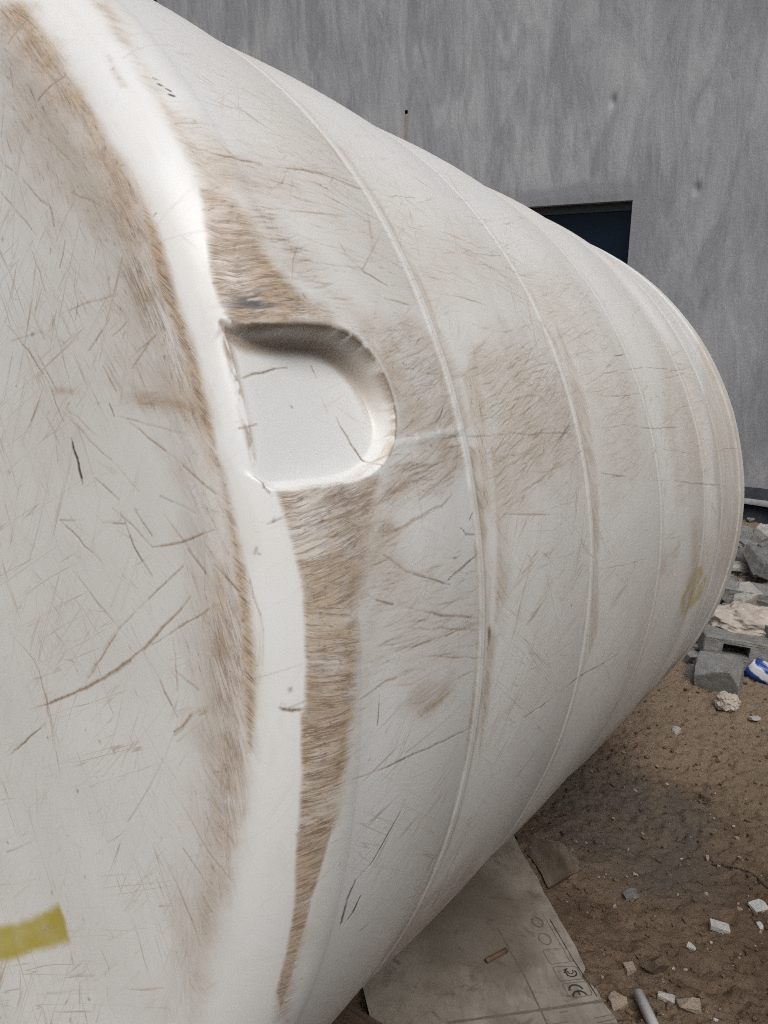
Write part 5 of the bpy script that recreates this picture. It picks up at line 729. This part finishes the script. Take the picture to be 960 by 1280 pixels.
def stone(name, px, py, dims, seed, mat, label, cat, rot=(0, 0, 0), sink=.18, up=0.0, cuts=6, rough=.03, group=None, keep=.34):
    o = obj_bm(name, chunk_bm(dims, seed, cuts, rough, 3, keep), mat); place(o, px, py, dims[2], sink, rot, up); return tag(o, label, cat, group)
RB = 'broken blocks heaped by the house wall'
stone('concrete_block', 897, 856, (.185, .15, .135), 3, M_gray, 'grey broken concrete block at the front of the rubble heap', 'concrete block', (8, -6, -32), .14, 0, 4, .012, RB, .47)
stone('concrete_block', 951, 722, (.17, .15, .15), 8, M_darkg, 'dark grey block with a sloping face high in the heap', 'concrete block', (0, 24, 25), .1, .02, 4, .03, RB, .42)
stone('concrete_block', 940, 752, (.30, .20, .10), 12, M_gray, 'flat bluish grey slab lying behind the pale lump of mortar', 'concrete slab', (4, 4, -20), .1, 0, 4, .03, RB, .43)
stone('concrete_block', 928, 704, (.12, .11, .10), 17, M_darkg, 'dark grey lump against the far edge of the tank', 'concrete block', (0, 10, 30), .1, 0, 6, .04, RB, .38)
stone('concrete_block', 931, 680, (.13, .12, .10), 22, M_gray, 'grey broken block at the back of the heap close to the tank', 'concrete block', (5, 8, 12), .1, 0, 5, .03, RB, .42)
stone('concrete_block', 956, 686, (.15, .13, .13), 26, M_pale, 'pale cornered block at the back right of the heap', 'concrete block', (0, -12, 40), .1, 0, 5, .03, RB, .42)
stone('concrete_block', 968, 704, (.14, .13, .12), 28, M_darkg, 'dark block half cut by the right edge under the pale cornered block', 'concrete block', (10, -12, 10), .1, 0, 5, .03, RB, .42)
stone('mortar_lump', 926, 762, (.13, .12, .105), 31, M_pale, 'pale rounded lump of mortar above the crumpled sack', 'mortar lump', (10, 0, 10), .05, .02, 7, .03, None, .36)
stone('mortar_lump', 956, 758, (.09, .07, .05), 33, M_pale, 'small whitish lump right of the larger mortar lump', 'mortar lump', (0, 0, 50), .05, .02, 7, .03)
stone('stone_slab', 922, 716, (.12, .08, .035), 37, M_pale, 'thin pale flake of stone between the dark block and the tank', 'stone', (0, 8, 5), 0, .02, 4, .02)
stone('concrete_block', 968, 800, (.20, .2, .12), 41, M_gray, 'grey block at the right end of the hollow block', 'concrete block', (0, 0, 12), .1, 0, 4, .02, RB, .44)
# hollow block lying on its side, its hole facing the camera
hb = bmesh.new()
L_, Wd, H_ = .34, .22, .105
bmesh.ops.create_cube(hb, size=1); bmesh.ops.scale(hb, vec=(L_, Wd, H_), verts=hb.verts)
bmesh.ops.bevel(hb, geom=hb.edges[:], offset=.006, segments=1, affect='EDGES')
hb.faces.ensure_lookup_table(); ff = min(hb.faces, key=lambda f: f.calc_center_median().y - f.calc_area())
bmesh.ops.inset_individual(hb, faces=[ff], thickness=.030)
cxl = ff.calc_center_median()
for v in ff.verts: v.co.x = cxl.x + (v.co.x - cxl.x) * .40 - .03
bmesh.ops.inset_individual(hb, faces=[ff], thickness=.002, depth=-.15)
bmesh.ops.triangulate(hb, faces=hb.faces[:]); bmesh.ops.subdivide_edges(hb, edges=hb.edges[:], cuts=3, use_grid_fill=True)
for v in hb.verts: v.co += Vector((mnoise.noise(v.co * 30), mnoise.noise(v.co * 30 + Vector((7, 0, 0))), mnoise.noise(v.co * 30 + Vector((0, 7, 0))))) * .003
o = obj_bm('hollow_block', hb, M_gray); place(o, 922, 818, H_, .05, (-8, 4, -16)); tag(o, 'grey hollow concrete block lying with its dark hole facing out', 'concrete block', RB)
# crumpled sack
M_sack, t, b = newmat('sack_cloth'); n1 = nnoise(t, 14, 6, .65); n2 = nnoise(t, 90, 3, .6)
t.links.new(mix(t, ramp(t, n1, [(.35, 0), (.65, 1)]), (.36, .31, .26), (.52, .47, .41)), b.inputs['Base Color']); b.inputs['Roughness'].default_value = .95; bump(t, b, n2, .4, .003)
def crumple(dims, seed, amp):
    bm = bmesh.new(); bmesh.ops.create_icosphere(bm, subdivisions=6, radius=.5)
    for v in bm.verts:
        p = v.co.copy(); r1 = mnoise.ridged_multi_fractal(p * 3.2 + Vector((seed, 0, 0)), 1, 2, 4, 1, 2); r2 = mnoise.noise(p * 2 + Vector((0, seed, 0)))
        r4 = mnoise.ridged_multi_fractal(p * 7 + Vector((0, 0, seed)), 1, 2, 3, 1, 2); v.co = p * (1 + amp * (r1 - 1.2) * .34 + amp * (r4 - 1.2) * .10 + .22 * r2 + .10 * mnoise.noise(p * 6 + Vector((seed, seed, 3)))); v.co.z = max(v.co.z, -.3)
    bmesh.ops.scale(bm, vec=dims, verts=bm.verts); return bm
o = obj_bm('sack', crumple((.44, .26, .17), 3.3, .5), M_sack, None, True); place(o, 938, 793, .17, .14, (0, 0, -10)); tag(o, 'crumpled beige cloth sack draped over the rubble heap', 'sack')
o = obj_bm('rag', crumple((.11, .085, .085), 9.1, .55), M_sack, None, True); place(o, 909, 884, .085, .2, (0, 0, 20)); tag(o, 'small crumpled pale rag lying in front of the rubble', 'rag')
# blue and white drinks packet
M_pk, t, b = newmat('packet_print'); tc = t.nodes.new('ShaderNodeTexCoord'); sx = t.nodes.new('ShaderNodeSeparateXYZ'); t.links.new(tc.outputs['Object'], sx.inputs[0])
nz = nnoise(t, 22, 3, .5); zz = math_(t, 'ADD', math_(t, 'ADD', sx.outputs[2], math_(t, 'MULTIPLY', sx.outputs[0], .35)), math_(t, 'MULTIPLY', nz, .030))
band_ = ramp(t, math_(t, 'MULTIPLY', math_(t, 'ADD', zz, .05), 8), [(.30, 1), (.34, 0), (.62, 0), (.66, 1), (.80, 1), (.84, 0)])
t.links.new(mix(t, band_, (.62, .64, .66), (.02, .065, .30)), b.inputs['Base Color']); b.inputs['Roughness'].default_value = .4
bm = box_bm(.125, .075, .085, .008); bmesh.ops.subdivide_edges(bm, edges=bm.edges[:], cuts=3, use_grid_fill=True)
for v in bm.verts:
    v.co += Vector((mnoise.noise(v.co * 14), mnoise.noise(v.co * 14 + Vector((5, 0, 0))), mnoise.noise(v.co * 14 + Vector((0, 5, 0))))) * .012; v.co.x += .18 * v.co.z
o = obj_bm('drink_packet', bm, M_pk, None, True); place(o, 953, 850, .10, .12, (-12, 14, -34)); tag(o, 'crushed blue and white packet beside the front concrete block', 'packet')
# single pieces lying on the soil
stone('tile_chip', 948, 1135, (.048, .034, .014), 51, M_white, 'bright white chip at the right of the bare soil', 'chip', (10, 4, 20), .1, 0, 4, .02, None, .4)
stone('tile_chip', 899, 1162, (.050, .026, .014), 53, M_white, 'long white tile piece left of the bright white chip', 'tile piece', (4, 8, -14), .05, .003, 2, .01, None, .46)
stone('tile_chip', 864, 1186, (.022, .014, .009), 55, M_white, 'tiny white flake below the long tile piece', 'chip', (0, 10, -40), .05, .002, 4, .02, None, .4)
stone('tile_chip', 950, 1160, (.016, .020, .010), 57, M_white, 'small upright white crumb just below the bright chip', 'chip', (20, 0, 10), .05, .002, 5, .02)
stone('stone', 770, 1255, (.040, .034, .032), 61, M_beige, 'beige stone touching the right edge of the cardboard', 'stone', (0, 0, 20), .2)
stone('stone', 832, 1249, (.038, .020, .014), 63, M_pale, 'slim pale flake above the flat tan stone', 'stone', (0, 14, -24), .1, .002, 4)
stone('stone', 861, 1260, (.050, .030, .022), 67, M_beige, 'flat tan stone right of the white pipe', 'stone', (6, 0, -10), .2)
stone('stone', 818, 1212, (.052, .032, .050), 71, M_brown, 'brown wedge shaped stone standing above the white pipe', 'stone', (18, 24, 30), .25, 0, 5)
stone('stone', 846, 915, (.034, .026, .024), 73, M_pale, 'pale pebble alone on the sandy soil by the tank', 'stone', (0, 0, 30), .15)
stone('stone', 882, 998, (.040, .034, .022), 75, M_brown, 'dull brown cobble in the middle of the soil', 'stone', (0, 0, 70), .3)
stone('stone', 893, 1078, (.034, .024, .018), 77, M_brown, 'brown stone just above the thin wire', 'stone', (0, 0, 10), .2)
stone('stone', 788, 1123, (.046, .034, .026), 79, M_darkg, 'dark stone at the lower edge of the grey ash', 'stone', (0, 0, 10), .25)
stone('stone', 944, 900, (.044, .026, .014), 81, M_pale, 'flat whitish stone right of the pale rag', 'stone', (0, 6, 10), .1)
stone('stone', 787, 1214, (.028, .024, .022), 83, M_beige, 'small pinkish beige stone left of the brown wedge', 'stone', (0, 0, 10), .2)
# loose gravel and crumbs of soil over the whole yard
protos = []
for k in range(7):
    bm = chunk_bm((1, .8, .6), 200 + k, 6, .05, 1); bm.verts.ensure_lookup_table()
    protos.append((np.array([v.co for v in bm.verts]), np.array([[v.index for v in f.verts] for f in bm.faces if len(f.verts) == 3]))); bm.free()
def scatter(name, n, smin, smax, mat, zone, seed, power=3.0, sink=.25):
    r = np.random.default_rng(seed); V, Fc = [], []; off = 0; done = 0
    while done < n:
        px, py = zone(r); d = ray_dir(px, py)
        g0 = float(ground_z(0.8, 2.0, False)); tt = (g0 - CAM.z) / d[2]
        for _ in range(4):
            P = np.array(CAM) + d * tt; tt = (float(ground_z(P[0], P[1], False)) - CAM.z) / d[2]
        P = np.array(CAM) + d * tt; s = smin + (smax - smin) * r.random() ** power
        v, f_ = protos[int(r.integers(0, 7))]; a_ = r.random() * 6.28; sc_ = s * (1 + .4 * r.normal(size=3) * .5); w = v * sc_
        w = np.stack([w[:, 0] * math.cos(a_) - w[:, 1] * math.sin(a_), w[:, 0] * math.sin(a_) + w[:, 1] * math.cos(a_), w[:, 2]], -1)
        w += [P[0], P[1], float(ground_z(P[0], P[1])) + s * .3 * (1 - 2 * sink)]
        V.append(w); Fc.append(f_ + off); off += len(v); done += 1
    return tag(link(name, mesh_np(name, np.concatenate(V), np.concatenate(Fc), False), mat), kind='stuff')
def yard(r):
    while True:
        px, py = r.uniform(560, 1060), r.uniform(830, 1340)
        if px > 640 + (1050 - py) * .95 and px > 644 + (py - 1047) * .57 + 6: return px, py
def heap(r):
    return r.uniform(860, 1010), r.uniform(655, 845)
scatter('soil_crumbs', 2200, .003, .017, M_soil, yard, 1, 4.0)
scatter('gravel', 240, .003, .014, M_beige, yard, 2, 3.0)
scatter('plaster_crumbs', 30, .003, .011, M_white, yard, 3, 3.0)
scatter('rubble', 520, .012, .11, M_gray, heap, 4, 2.2)
scatter('mortar_rubble', 240, .010, .075, M_pale, heap, 5, 2.4)
